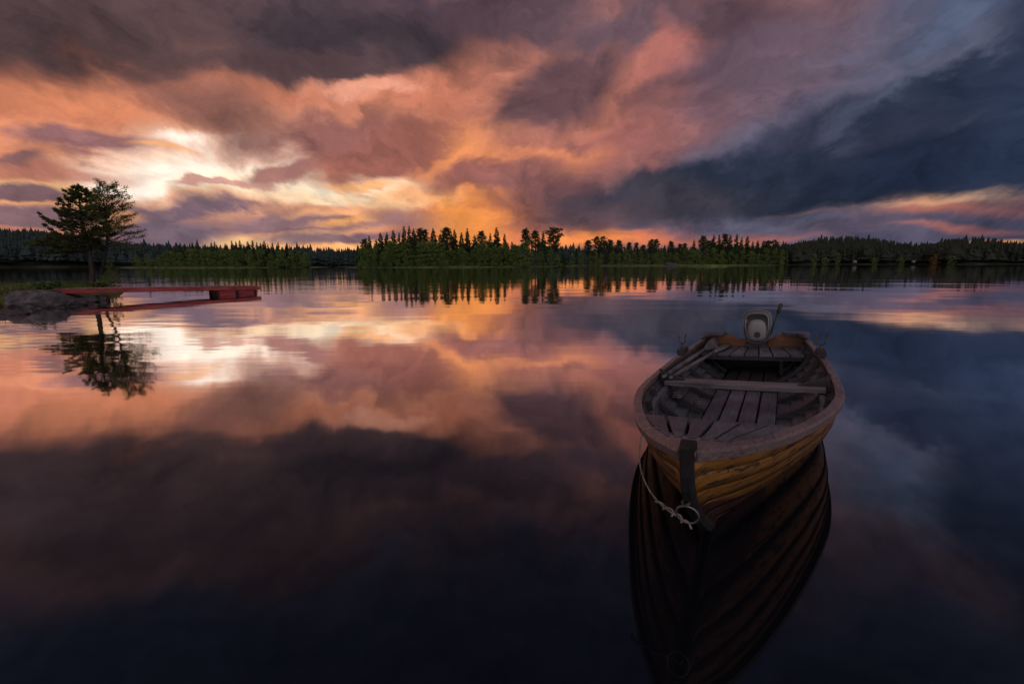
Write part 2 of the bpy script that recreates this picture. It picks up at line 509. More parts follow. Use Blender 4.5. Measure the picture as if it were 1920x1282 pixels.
M_bark = ramp_mat("pine_bark", (0.022, 0.017, 0.014), (0.060, 0.043, 0.034), 6, 0.9, 0.01, stretch=(1, 1, .3))
M_pale_bark = ramp_mat("pale_bark", (0.07, 0.065, 0.06), (0.20, 0.19, 0.17), 8, 0.85, 0.004, stretch=(1, 1, .6))
M_spruce = leaf_mat("spruce_needles", (0.036, 0.062, 0.026), (0.072, 0.108, 0.040), 0.15)
M_near_pine = leaf_mat("near_pine_needles", (0.055, 0.070, 0.024), (0.12, 0.13, 0.045), .35)
M_pine = leaf_mat("pine_needles", (0.034, 0.052, 0.022), (0.075, 0.095, 0.038), 0.2)
M_leaf = leaf_mat("broad_leaves", (0.110, 0.165, 0.038), (0.20, 0.27, 0.065), 0.35)
M_birch = leaf_mat("birch_leaves", (0.08, 0.105, 0.03), (0.17, 0.18, 0.055), 0.35)
M_rust = leaf_mat("rust_leaves", (0.16, 0.07, 0.02), (0.26, 0.12, 0.03), 0.3)
M_far = leaf_mat("far_forest", (0.019, 0.025, 0.016), (0.032, 0.039, 0.022), 0.1)
M_far_blue = leaf_mat("left_hill_forest", (0.022, 0.038, 0.037), (0.031, 0.049, 0.043), 0.1)  # bluish haze of distance put into the foliage colour
M_grass = ramp_mat("grass_bank", (0.045, 0.062, 0.020), (0.13, 0.15, 0.04), 0.6, 0.95, 0.05)
M_soil = ramp_mat("forest_floor", (0.022, 0.030, 0.018), (0.05, 0.056, 0.028), 0.2, 0.95)
M_dark_rock = ramp_mat("dark_rock", (0.014, 0.012, 0.012), (0.075, 0.064, 0.062), 5.0, 0.45, 0.05, detail=9, lo=.3, hi=.72)  # darker and smoother than the lakeside rock
M_rock = ramp_mat("lakeside_rock", (0.022, 0.019, 0.019), (0.15, 0.13, 0.128), 5.0, 0.8, 0.05, detail=9, lo=.3, hi=.72)

# ------------------------------------------------------------------ land
def hash2(x, y, s=0.0):
    return math.sin(x * 1.7 + s) * math.cos(y * 1.3 - s * 2) + 0.5 * math.sin(x * 4.1 - y * 3.3 + s * 5)

def land(name, outline, h, label, material, n_sub=10, rough=0.25):
    """a low shore: rings from the waterline up to the crown of the ground"""
    c = Vector((sum(p[0] for p in outline) / len(outline), sum(p[1] for p in outline) / len(outline)))
    pts = []
    m = len(outline)
    for i in range(m):
        p0, p1, p2, p3 = (Vector(outline[(i + k) % m]) for k in (-1, 0, 1, 2))
        for k in range(n_sub):
            t = k / n_sub
            pts.append(0.5 * ((2 * p1) + (p2 - p0) * t + (2 * p0 - 5 * p1 + 4 * p2 - p3) * t * t + (3 * p1 - p0 - 3 * p2 + p3) * t ** 3))
    vs, fs = [], []
    prof = ((1.03, -0.5), (1.0, -0.04), (0.985, 0.10), (0.95, 0.3), (0.85, 0.62), (0.65, 0.9), (0.4, 1.0), (0.15, 1.0))
    size = (Vector(outline[0]) - c).length
    for k, (r, z) in enumerate(prof):
        for i, p in enumerate(pts):
            j = 1 + 0.02 * hash2(i * .9, 3.0) * (r > .9)
            q = c + (p - c) * r * j
            zz = z * h + (rough * h * hash2(q.x * 3 / h * .3, q.y * 3 / h * .3, 1.0) * .4 if 0.1 < z else 0)
            vs.append((q.x, q.y, zz))
    K = len(pts)
    for k in range(len(prof) - 1):
        for i in range(K):
            fs.append((k * K + i, k * K + (i + 1) % K, (k + 1) * K + (i + 1) % K, (k + 1) * K + i))
    fs.append(tuple((len(prof) - 1) * K + i for i in range(K)))
    o = mesh_obj(name, vs, fs, material, None, True)
    return tag(o, label, "land", kind="structure")

def ell(cx, cy, rx, ry, n=14, seed=0):
    rnd = random.Random(seed)
    return [(cx + rx * math.cos(a) * (1 + rnd.uniform(-.08, .08)), cy + ry * math.sin(a) * (1 + rnd.uniform(-.12, .12)))
            for a in (2 * math.pi * i / n for i in range(n))]

ISLAND = ell(-18, 156, 33.5, 14, 18, 1)
LEFT_BANK = ell(-98, 165, 33, 14, 16, 2)
RIGHT_BANK = ell(64, 194, 46, 15, 20, 3)
land("island_ground", ISLAND, 0.55, "low grassy ground of the wooded island", M_grass)
land("left_bank_ground", LEFT_BANK, 0.5, "low grassy far bank on the left", M_grass)
land("right_bank_ground", RIGHT_BANK, 0.6, "low wooded far bank right of the island", M_grass)
land("grass_spit", ell(62, 152, 7, 2.2, 10, 4), 0.55, "thin grassy spit before the right far bank", M_grass)

def ridge(name, cols, Ds, Dr, tree_h, n_trees, material, seed, label, flabel, shore_h=8.0):
    rnd = random.Random(seed)
    xs = [c[0] for c in cols]; ys = [c[1] for c in cols]
    step = 12
    px = np.arange(xs[0], xs[-1] + 1, step)
    def top(p): return float(np.interp(p, xs, ys))
    def shore(p): return Ds * (1 + 0.05 * math.sin(p * .013 + seed) + 0.03 * math.sin(p * .041))
    def pos(p, t):
        """t=0 shore, t=1 ridge line, t>1 the far side"""
        d = ray(p, 493); d = Vector((d.x / d.y, 1.0))
        zr = at_depth(p, top(p), Dr).z - tree_h * .9
        zr = max(zr, 0.6)
        if t <= 1:
            y = shore(p) + (Dr - shore(p)) * t
            z = zr * (0.08 + 0.92 * t * t * (3 - 2 * t)) if t > 0 else 0.0
        else:
            y = Dr * (1 + (t - 1)); z = zr * max(0.0, 1 - (t - 1) * 1.5)
        return Vector((d.x * y, y, z))
    ts = (-.02, 0, .05, .15, .3, .45, .6, .75, .9, 1.0, 1.15, 1.6)
    vs, fs = [], []
    for p in px:
        for t in ts:
            v = pos(p, max(t, 0)) if t >= 0 else pos(p, 0) + Vector((0, -3, -0.6))
            if t == 0: v.z = 0.02
            vs.append(v)
    K = len(ts)
    for i in range(len(px) - 1):
        for k in range(K - 1):
            fs.append((i * K + k, (i + 1) * K + k, (i + 1) * K + k + 1, i * K + k + 1))
    g = mesh_obj(name, vs, fs, M_soil, None, True)
    tag(g, label, "hill", kind="structure")
    # the wood on it: many small spruces and rounder crowns that read as one mass
    V, F = [], []
    for i in range(n_trees):
        p = rnd.uniform(xs[0], xs[-1])
        u = rnd.random()
        t = 0.005 + u * 1.08 if rnd.random() > .35 else rnd.uniform(0.0, 0.12)
        b = pos(p, t)
        scale_far = 1.0 if t > .12 else shore_h / tree_h
        h = tree_h * scale_far * rnd.uniform(.62, 1.12)
        if rnd.random() < .06: h *= 1.18
        broad = rnd.random() < (.09 if t > .12 else .25)
        r = h * (rnd.uniform(.16, .22) if not broad else rnd.uniform(.3, .42))
        tiers = 4 if not broad else 3
        for k in range(tiers):
            if broad:
                z0 = b.z + h * (.12 + .2 * k); z1 = b.z + h * (.50 + .15 * k) * .92
                rr = r * (1.0, 1.0, .7)[k]
            else:
                z0 = b.z + h * (.08 + .21 * k); z1 = b.z + h * (.42 + .195 * k)
                rr = r * (1 - .2 * k)
            seg = 6
            a0 = rnd.uniform(0, 6.28)
            base = len(V)
            ox, oy = rnd.uniform(-.12, .12) * rr, rnd.uniform(-.12, .12) * rr
            for s in range(seg):
                a = a0 + s * 2 * math.pi / seg
                q = rr * rnd.uniform(.7, 1.25)
                V.append((b.x + ox + q * math.cos(a), b.y + oy + q * math.sin(a), z0 + rnd.uniform(-.05, .05) * h))
            if broad:
                for s in range(seg):
                    a = a0 + (s + .5) * 2 * math.pi / seg
                    q = rr * rnd.uniform(.35, .75)
                    V.append((b.x + ox + q * math.cos(a), b.y + oy + q * math.sin(a), z1 + rnd.uniform(-.07, .05) * h))
                for s in range(seg):
                    F.append((base + s, base + (s + 1) % seg, base + seg + s))
                    F.append((base + (s + 1) % seg, base + seg + (s + 1) % seg, base + seg + s))
                F.append(tuple(base + seg + s for s in range(seg)))
            else:
                V.append((b.x + ox * .3, b.y + oy * .3, z1))
                for s in range(seg):
                    F.append((base + s, base + (s + 1) % seg, base + seg))
    f = mesh_obj("forest", V, F, material)
    tag(f, flabel, "forest", kind="stuff")
    return pos

left_hill = ridge("left_hill", [(-700, 440), (-300, 436), (-100, 432), (0, 433), (70, 434), (130, 440), (200, 452), (260, 460), (330, 465), (400, 469), (480, 473),
                  (560, 477), (640, 479), (720, 480), (900, 482), (1000, 482), (1100, 479)],
      215, 640, 11, 9000, M_far_blue, 11, "far forested hillside on the left", "dense haze-tinted spruce forest covering the far left hill")
right_hill = ridge("right_hill", [(1020, 482), (1200, 481), (1330, 478), (1400, 472), (1440, 467), (1470, 461), (1500, 454), (1540, 447), (1570, 445), (1620, 447), (1660, 452), (1700, 459),
                   (1740, 457), (1780, 450), (1830, 447), (1870, 452), (1920, 460), (2000, 464), (2150, 457), (2300, 462), (2600, 450)],
      225, 520, 9, 6500, M_far, 12, "far forested hills on the right", "dark spruce forest covering the far right hills")

# ------------------------------------------------------------------ tree kinds (unit height; copies share the meshes)
def blades(V, F, c, n, size, rnd, flat=1.0, aspect=.5):
    """n small leaf-like faces scattered about a point"""
    for _ in range(n):
        d = Vector((rnd.gauss(0, 1), rnd.gauss(0, 1), rnd.gauss(0, 1) * flat))
        p = c + d * size[0]
        a = Vector((rnd.gauss(0, 1), rnd.gauss(0, 1), rnd.gauss(0, .7))).normalized() * size[1] * rnd.uniform(.6, 1.4)
        b = a.cross(Vector((rnd.gauss(0, 1), rnd.gauss(0, 1), rnd.gauss(0, 1)))).normalized() * a.length * aspect
        i = len(V)
        V += [p - a, p + b * .9 - a * .1, p + a, p - b]
        F.append((i, i + 1, i + 2, i + 3))

def make_spruce(rnd, slim=1.0, gap=.06):
    V, F = [], []
    T = MB()
    T.tube([(0, 0, -.03), (0, 0, .5), (0, 0, .99)], [.016, .010, .002], 6)
    lv = 24
    for k in range(lv):
        z = gap + (0.985 - gap) * (k / (lv - 1)) ** .92
        L = (.20 * (1 - z) ** .82 + .006) * slim
        nb = 9 if z < .7 else 6
        for j in range(nb):
            a = rnd.uniform(0, 2 * math.pi)
            l = L * rnd.uniform(.6, 1.2)
            d = Vector((math.cos(a), math.sin(a), 0)); s = Vector((-d.y, d.x, 0))
            droop = rnd.uniform(.25, .55)
            p0 = Vector((0, 0, z)); p1 = p0 + d * l * .55 - Vector((0, 0, l * .55 * droop)); p2 = p0 + d * l - Vector((0, 0, l * droop * .8))
            w = l * .30 + .008
            i = len(V)
            V += [p0, p1 + s * w, p2, p1 - s * w, p1 - Vector((0, 0, w * 1.1)), p2 - Vector((0, 0, .01))]
            F += [(i, i + 1, i + 2, i + 3), (i, i + 4, i + 5, i + 2)]
            blades(V, F, p0 + (p2 - p0) * rnd.uniform(.35, .95), 4, (l * .14, .020 + l * .10), rnd)
    return T, V, F

def make_pine(rnd, bare=.42, width=.17, flat_top=False, clumps=4):
    V, F = [], []
    T = MB()
    lean = Vector((rnd.uniform(-.03, .03), rnd.uniform(-.03, .03), 0))
    T.tube([(0, 0, -.03), lean * .4 + Vector((0, 0, .4)), lean * .8 + Vector((0, 0, .75)), lean + Vector((0, 0, .97))], [.018, .015, .009, .003], 6)
    nl = 32
    for k in range(nl):
        z = bare + (.96 - bare) * (k / (nl - 1))
        f = (z - bare) / (1 - bare)
        prof = (.55 + .45 * math.sin(f * math.pi)) * (1.15 - f * .75) if not flat_top else (.6 + .55 * f) * (1 if f < .8 else 1.0 - (f - .8) * 2.4)
        L = width * prof * rnd.uniform(.55, 1.15)
        a = k * 2.4 + rnd.uniform(-.4, .4)
        d = Vector((math.cos(a), math.sin(a), 0))
        p0 = lean * z + Vector((0, 0, z)); p1 = p0 + d * L * .6 + Vector((0, 0, -.01)); p2 = p0 + d * L + Vector((0, 0, L * .22))
        T.tube([p0, p1, p2], [.006, .004, .001], 4, caps=False)
        for q in range(clumps):
            c = p1.lerp(p2, rnd.uniform(-.3, 1.0)) + Vector((rnd.uniform(-1, 1), rnd.uniform(-1, 1), .4)) * L * .2
            blades(V, F, c, 18, (.026, .018), rnd, .5, .5)
    return T, V, F

def make_broad(rnd, width=.26, low=.06, clumps=54, leaves=30):
    V, F = [], []
    T = MB()
    T.tube([(0, 0, -.03), (.01, 0, .3), (rnd.uniform(-.04, .04), 0, .6), (0, 0, .9)], [.012, .010, .007, .003], 6)
    for k in range(clumps):
        f = rnd.random()
        z = low + (.97 - low) * f
        prof = math.sin(min(1, max(0.0, f * .86 + .12)) * math.pi) ** .6
        a = rnd.uniform(0, 6.28); r = width * prof * math.sqrt(rnd.random()) * rnd.uniform(.7, 1.15)
        c = Vector((r * math.cos(a), r * math.sin(a), z))
        if k % 4 == 0:
            T.tube([(0, 0, max(.1, z - .18)), c * .6 + Vector((0, 0, z * .4 - .05)), c], [.006, .004, .001], 4, caps=False)
        blades(V, F, c, leaves, (.036, .026), rnd, .7, .6)
    return T, V, F

KINDS = {}
def kind(key, name, maker, variants, bark, leaf, **kw):
    out = []
    for i in range(variants):
        rnd = random.Random(hash(key) % 1 + len(key) * 31 + i * 7 + sum(map(ord, key)))
        T, V, F = maker(rnd, **{k: (v(rnd) if callable(v) else v) for k, v in kw.items()})
        me_t = bpy.data.meshes.new("trunk"); me_t.from_pydata([tuple(v) for v in T.v], [], T.f); me_t.materials.append(bark); me_t.update()
        me_c = bpy.data.meshes.new("crown"); me_c.from_pydata([tuple(v) for v in V], [], F); me_c.materials.append(leaf); me_c.update()
        out.append((me_t, me_c))
    KINDS[key] = (name, out)
kind('s', "spruce_tree", make_spruce, 5, M_bark, M_spruce, slim=lambda r: r.uniform(.95, 1.4))
kind('p', "pine_tree", make_pine, 5, M_bark, M_pine, bare=lambda r: r.uniform(.30, .5), width=lambda r: r.uniform(.15, .22))
kind('f', "pine_tree", make_pine, 2, M_bark, M_pine, bare=.34, width=.27, flat_top=True, clumps=8)
kind('d', "broadleaf_tree", make_broad, 5, M_pale_bark, M_leaf, width=lambda r: r.uniform(.2, .32))
kind('b', "bush", make_broad, 3, M_pale_bark, M_leaf, width=.5, low=.05)
kind('o', "bush", make_broad, 1, M_pale_bark, M_rust, width=.42, low=.05)
TRND = random.Random(77)
def tree(k, base, h, label, group=None, cat="tree", wide=1.0):
    name, variants = KINDS[k]
    mt, mc = variants[TRND.randrange(len(variants))]
    t = empty(name, base, (0, 0, TRND.uniform(0, 6.28)))
    t.scale = (h * wide, h * wide, h)
    for nm, me in (("trunk", mt), ("crown", mc)):
        c = bpy.data.objects.new(nm, me); COL.objects.link(c); c.parent = t
    return tag(t, label, cat, group)

def row(specs, Dnear, Dfar, ground, place, seed):
    rnd = random.Random(seed)
    words = {'s': ("dark spruce rising in the tree row on the %s", "spruces on the %s"),
             'p': ("dark pine with open crown in the tree row on the %s", "pines on the %s"),
             'f': ("flat topped dark pine in the tree row on the %s", "flat pines on the %s"),
             'd': ("green leafy tree below the conifers on the %s", "leafy trees on the %s"),
             'b': ("low green bush at the waterline of the %s", "bushes on the %s")}
    for sp in specs:
        px, ty, k = sp[:3]
        if k in 'b': D = Dnear + rnd.uniform(-1.5, 1.0)
        elif k == 'd': D = Dnear + rnd.uniform(1, 5)
        else: D = rnd.uniform(Dnear + 4, Dfar)
        p = at_depth(px, ty, D)
        g = ground * min(1.0, (D - Dnear + 2) / 6)
        if len(sp) > 3: tree(k, (p.x, p.y, g - .05), p.z - g, sp[3], None, "bush" if k == 'b' else "tree")
        else: tree(k, (p.x, p.y, g - .05), p.z - g, words[k][0] % place, words[k][1] % place, "bush" if k == 'b' else "tree",
                   rnd.uniform(.9, 1.15))

isl = [(670, 460, 's', "small spruce at the far left tip of the island"), (683, 447, 'p', "open crowned pine near the left tip of the island"), (692, 441, 's'),
       (713, 436, 's'), (725, 436, 's'), (737, 431, 's'), (757, 424, 's'), (767, 423, 's'),
       (775, 428, 's'), (785, 426, 'p'), (796, 429, 'p'), (812, 427, 's', "slender spruce standing clear left of the island's middle gap"), (825, 438, 's'), (832, 433, 's'), (839, 425, 'p'), (852, 430, 's'),
       (865, 435, 's'), (876, 428, 's'), (890, 440, 's'), (903, 432, 'p', "round topped pine between slim spruces right of the island's centre"), (919, 437, 's'), (931, 426, 's', "tallest slim spruce right of the island's centre"),
       (946, 438, 's', "spruce at the right end of the island's dense row"), (960, 452, 's'), (987, 427, 'p', "wide pointed pine left of the group of four near the island's right end"),
       (1005, 431, 'p', "narrow pine with gaps in its crown near the island's right end"), (1018, 433, 's', "thin spruce between the pines near the island's right end"), (1038, 427, 'f', "broad flat topped pine at the island's right end"), (1056, 463, 's'), (705, 448, 's'), (748, 436, 's')]
r_ = random.Random(5)
isl += [(x + r_.uniform(-4, 4), r_.uniform(449, 470), 'd') for x in range(676, 985, 11)]
isl += [(x + r_.uniform(-4, 4), r_.uniform(465, 478), 'd') for x in range(680, 1055, 13)]
isl += [(x + r_.uniform(-4, 4), r_.uniform(484, 494), 'b') for x in range(672, 1060, 14)]
row(isl, 144.5, 163, 0.5, "middle island", 21)
rb = [(1081, 465, 'p'), (1104, 449, 'p'), (1123, 443, 'f', "widest flat pine left of the gaps on the right far bank"), (1134, 450, 'p'), (1146, 448, 'p'), (1161, 449, 'p'), (1179, 453, 'p'), (1193, 454, 'p'), (1207, 458, 'p'), (1221, 448, 'p'),
      (1231, 448, 'p'), (1259, 451, 'p'), (1275, 456, 'p'), (1285, 455, 'p'), (1302, 449, 's', "lone pointed spruce left of the tall group on the right far bank"), (1318, 441, 'p'), (1328, 450, 'p'), (1339, 440, 's'), (1349, 439, 's'),
      (1362, 437, 'p'), (1370, 440, 's'), (1382, 438, 's'), (1391, 445, 's'), (1402, 442, 's'), (1412, 452, 's'), (1421, 450, 's'), (1432, 450, 's'), (1440, 450, 'p'), (1449, 451, 'f'), (1461, 458, 's'), (1472, 457, 's')]
rb += [(x + r_.uniform(-4, 4), r_.uniform(464, 477), 'd') for x in range(1075, 1480, 14)]
rb += [(x + r_.uniform(-4, 4), r_.uniform(484, 492), 'b') for x in range(1068, 1480, 19)]
row(rb, 182, 200, 0.55, "right far bank", 22)
lb = [(319, 460, 's'), (328, 459, 's'), (337, 455, 's'), (346, 458, 's'), (360, 454, 's'), (368, 456, 's'), (380, 459, 's'), (396, 454, 's'), (402, 453, 's'), (413, 458, 's'), (422, 456, 's'), (434, 451, 's'),
      (442, 452, 's'), (449, 450, 's', "tallest spruce in the middle of the left far bank"), (457, 458, 's'), (464, 452, 's'), (473, 450, 's'), (481, 454, 's'), (488, 455, 's'), (495, 451, 's'), (502, 457, 's'), (510, 454, 's'), (521, 454, 's', "separate pointed spruce right of the left bank's row"),
      (530, 462, 's'), (537, 460, 's'), (543, 460, 's'), (552, 465, 's'), (565, 470, 's'), (572, 473, 's')]
lb += [(x + r_.uniform(-4, 4), r_.uniform(464, 474), 'd') for x in range(312, 575, 13)]
lb += [(x, y, 'd') for x, y in ((255, 478), (275, 476), (298, 477), (310, 470))]
lb += [(x + r_.uniform(-4, 4), r_.uniform(484, 493), 'b') for x in range(262, 575, 17)]
row(lb, 153, 172, 0.45, "left far bank", 23)
# shore bushes under the right hills
for px, ty, k, lab, cat in ((1755, 476, 'o', "rust orange bush at the foot of the dark right hill", "bush"),
                            (1528, 476, 'd', "pale green leafy tree at the water under the right hill, left of a pair", "tree"),
                            (1572, 474, 'd', "pale green leafy tree at the water under the right hill, right of a pair", "tree"),
                            (1548, 482, 'b', "low green bush between two leafy trees under the right hill", "bush"),
                            (1640, 483, 'b', "dark green bush beside the pale cabin under the right hill", "bush"),
                            (1690, 482, 'b', "dark green bush left of the orange bush by the far shore", "bush"),
                            (1785, 479, 'b', "green bush just right of the rust orange bush", "bush")):
    p = at_depth(px, ty, 205)
    tree(k, (p.x, p.y, -.1), p.z + .1, lab, None, cat)
# two small cabins on the far right shore
M_white = ramp_mat("white_boards", (.16, .155, .155), (.26, .25, .25), 3, .7)
M_roof = ramp_mat("grey_roof", (.10, .10, .11), (.2, .2, .21), 3, .8)
for px, sz, lab in ((1603, .45, "small pale cabin low on the far shore under the right hill"), (1713, .4, "tiny pale hut among dark trees left of the orange bush")):
    p = at_depth(px, 488, 203)
    c = empty("lakeside_cabin", (p.x, p.y, .9), (0, 0, .4))
    tag(c, lab, "cabin")
    b = MB(); b.box((0, 0, .7 * sz), (2.6 * sz, 2.0 * sz, 1.4 * sz)); b.build("wall", M_white, c)
    b = MB()
    b.add([(-1.5 * sz, -1.2 * sz, 1.38 * sz), (1.5 * sz, -1.2 * sz, 1.38 * sz), (1.5 * sz, 1.2 * sz, 1.38 * sz), (-1.5 * sz, 1.2 * sz, 1.38 * sz), (-1.5 * sz, 0, 2.1 * sz), (1.5 * sz, 0, 2.1 * sz)],
          [(0, 1, 5, 4), (2, 3, 4, 5), (0, 4, 3), (1, 2, 5), (0, 3, 2, 1)])
    b.build("roof", M_white, c)
    b = MB(); b.box((-.5 * sz, -1.01 * sz, .6 * sz), (.5 * sz, .04, 1.0 * sz)); b.build("door", M_roof, c)

# ------------------------------------------------------------------ rocks
def rock(name, c, d, seed, label, cat="rock", sub=4, rz=0.0, material=None, group=None):
    bm = bmesh.new()
    bmesh.ops.create_icosphere(bm, subdivisions=sub, radius=1.0)
    from mathutils import noise as mn
    rnd = random.Random(seed)
    off = Vector((rnd.uniform(0, 50), rnd.uniform(0, 50), rnd.uniform(0, 50)))
    planes = [(Vector((rnd.gauss(0, 1), rnd.gauss(0, 1), rnd.gauss(0, .8))).normalized(), rnd.uniform(.62, .95)) for _ in range(11)]
    for v in bm.verts:
        p = v.co.copy()
        for n_, dd in planes:
            k = p.dot(n_)
            if k > dd: p -= n_ * (k - dd) * .9
        p *= 1 + .16 * mn.noise(p * 1.3 + off) + .07 * mn.noise(p * 4 + off) + .03 * mn.noise(p * 11 + off)
        v.co = Vector((p.x * d[0] / 2, p.y * d[1] / 2, p.z * d[2]))
    me = bpy.data.meshes.new(name); bm.to_mesh(me); bm.free()
    me.materials.append(material or M_rock)
    me.polygons.foreach_set('use_smooth', [sub < 4] * len(me.polygons))
    o = bpy.data.objects.new(name, me); COL.objects.link(o)
    o.location = c; o.rotation_euler = (0, 0, rz)
    return tag(o, label, cat, group)
p = at_depth(1258, 495, 180)
rock("boulder", (p.x, p.y, -.1), (6.0, 4, 1.4), 5, "large grey boulder at the waterline of the right far bank", material=ramp_mat("dark_boulder", (.03, .027, .027), (.09, .08, .08), 1.2))

# ------------------------------------------------------------------ near shore on the left: spit, rocks, jetty, pine and birch
SPIT = [(-13.7, 14.6), (-14.4, 16.1), (-15.8, 18.4), (-16.7, 20.6), (-18.2, 22.2), (-20, 22.8), (-26, 21.0), (-30, 15), (-24, 13.3), (-18, 14.1), (-14.8, 14.3)]
land("near_spit", SPIT, 0.46, "grassy rock spit carrying the pine and the jetty", M_grass, 8, .18)
def px_rock(px, ywl, wpx, hpx, depth_f, seed, label, rz=0.0, sub=5, material=None):
    q = on_plane(px, ywl, 0)
    k = q.y / FPX
    y = q.y + wpx * k * depth_f * .32
    c = at_depth(px, ywl, y); c.z = 0.0
    top = at_depth(px, ywl - hpx, y).z
    return rock("rock", c, (wpx * k * 1.12, wpx * k * depth_f, top * 1.15), seed, label, sub=sub, rz=rz, material=material)
px_rock(76, 578, 124, 32, .8, 31, "largest grey granite rock at the water's edge by the jetty", .35)
px_rock(2, 572, 62, 24, 1.0, 32, "grey rock left of the largest rock at the photo's left edge", 0)
px_rock(14, 592, 62, 13, .8, 33, "low dark rock in the water before the largest rock", .2, 4, M_dark_rock)
px_rock(144, 573, 46, 13, .9, 34, "low rock at the right foot of the largest rock", .5, 4, M_dark_rock)
px_rock(168, 567, 40, 12, .9, 35, "dark rock under the landward end of the red jetty, left one", .1, 4, M_dark_rock)
px_rock(192, 564, 22, 12, .9, 36, "dark rock under the red jetty farthest from the largest rock", .6, 4, M_dark_rock)
px_rock(36, 568, 60, 20, .9, 38, "grey rock behind the largest rock, below the grass edge", .7, 4)
px_rock(-60, 580, 110, 36, .8, 37, "grey shore rock mostly beyond the photo's left edge", .3, 4)

# red jetty
M_red = ramp_mat("red_paint", (0.26, 0.036, 0.034), (0.46, 0.080, 0.072), 2.2, .55, 0.004, stretch=(1, 1, 3), detail=8)
M_redwood = ramp_mat("worn_red_deck", (0.20, 0.07, 0.065), (0.36, 0.17, 0.155), 5, .7, 0.006, detail=8)
M_dark = ramp_mat("wet_dark_timber", (0.018, 0.014, 0.013), (0.05, 0.038, 0.034), 5, .6)
A = Vector((-14.93, 15.75, 0.46)); B = Vector((-10.86, 20.85, 0.31))
jl = (B - A).length
jt = empty("red_jetty", A, (0, 0, 0))
jd = (B - A).normalized()
jt.rotation_euler = Matrix((jd, Vector((-jd.y, jd.x, 0)).normalized(), jd.cross(Vector((-jd.y, jd.x, 0)).normalized()))).transposed().to_euler()
tag(jt, "long low red wooden jetty reaching from the rocks into the lake", "jetty")
JW = 0.85
b = MB()
n = int(jl / .125)
for i in range(n):
    x = (i + .5) * jl / n
    b.box((x, JW / 2, -.013 + TRND.uniform(-.003, .003)), (jl / n - .008, JW + .03, .026), ch=.004)
b.build("deck", M_redwood, jt)
for y in (0.0, JW):
    b = MB(); b.box((jl / 2, y, -.095), (jl, .045, .13), ch=.006); b.build("edge_board", M_red, jt)
b = MB()
for y in (.28, .57): b.box((jl / 2, y, -.09), (jl - .1, .06, .11))
b.build("stringer", M_dark, jt)
c = empty("support", (0, 0, 0)); c.parent = jt
x0, x1 = jl - 1.62, jl - .26
for i, (u0, u1) in enumerate(((x0, x0 + .62), (x0 + .74, x1))):
    b = MB()
    for y in (.06, JW - .06):
        for k in range(2):
            b.box(((u0 + u1) / 2, y, -.225 - k * .125), (u1 - u0, .05, .118), ch=.006)
    for x in (u0 + .03, u1 - .03): b.box((x, JW / 2, -.30), (.05, JW - .18, .24))
    b.build("support_panel", M_red, c)
for x in (x0 - .06, x0 + .68, x1 + .06):
    for y in (.06, JW - .06):
        b = MB(); b.box((x, y, -.46), (.09, .09, .60), ch=.01); b.build("post", M_dark, c)

# grass and plants on the spit
def in_poly(x, y, poly):
    r = False
    for i in range(len(poly)):
        (x0_, y0_), (x1_, y1_) = poly[i], poly[i - 1]
        if (y0_ > y) != (y1_ > y) and x < (x1_ - x0_) * (y - y0_) / (y1_ - y0_) + x0_: r = not r
    return r
rnd = random.Random(9)
V, F = [], []
def blade(p, h, w, lean, a):
    i = len(V)
    s = Vector((math.cos(a), math.sin(a), 0)) * w
    l = Vector((rnd.gauss(0, 1), rnd.gauss(0, 1), 0)) * lean
    V.extend([p - s, p + s, p + l * .35 + Vector((0, 0, h * .6)) + s * .7, p + l + Vector((0, 0, h)), p + l * .35 + Vector((0, 0, h * .6)) - s * .7])
    F.append((i, i + 1, i + 2, i + 3, i + 4))
cen = Vector((sum(q[0] for q in SPIT) / len(SPIT), sum(q[1] for q in SPIT) / len(SPIT)))
k = 0
while k < 9000:
    x, y = rnd.uniform(-24, -12.8), rnd.uniform(13.0, 22.6)
    if not in_poly(cen.x + (x - cen.x) * 1.1, cen.y + (y - cen.y) * 1.1, SPIT): continue
    if math.sin(x * 2.3) * math.cos(y * 1.9 + 1) + rnd.uniform(-.6, .6) < -.25: continue
    k += 1
    blade(Vector((x, y, .30)), rnd.uniform(.10, .30), .012, .08, rnd.uniform(0, 6.28))
M_blade = leaf_mat("grass_blades", (0.05, 0.075, 0.02), (0.13, 0.15, 0.04), .3)
tag(mesh_obj("grass", V, F, M_blade), "short green grass on the near spit", "grass", kind="stuff")

def fern(px, py, D, h, mat_, label, seed, nst=16):
    rr = random.Random(seed)
    q = at_depth(px, py, D)
    t = empty("leafy_plant", (q.x, q.y, .30)); tag(t, label, "plant")
    Vs, Fs, T = [], [], MB()
    for i in range(nst):
        a = rr.uniform(0, 6.28); l = rr.uniform(.25, .5) * h / .5
        d = Vector((math.cos(a), math.sin(a), 0))
        tip = d * l * .8 + Vector((0, 0, h * rr.uniform(.55, 1.0)))
        mid = d * l * .3 + Vector((0, 0, tip.z * .75))
        T.tube([(0, 0, 0), mid, tip], [.006, .004, .002], 4, caps=False)
        for k in range(16):
            f = .3 + .7 * k / 15
            c = mid.lerp(tip, f) if f > .5 else mid * (f * 2)
            blades(Vs, Fs, c, 2, (.02, .035), rr, .6, .5)
    T.build("stems", M_bark, t)
    mesh_obj("leaves", Vs, Fs, mat_, t)
fern(70, 545, 14.9, .42, M_leaf, "bright green leafy plant on the rocks left of the jetty", 3)
fern(84, 545, 15.2, .36, M_pine, "dark leafy plant beside the bright green one by the jetty", 4, 22)
fern(100, 543, 16.2, .40, M_spruce, "dark leafy plant just behind the jetty's landward end", 6, 22)
fern(192, 536, 18.9, .30, M_leaf, "small green plant behind the jetty to the right of the tree trunks", 8)
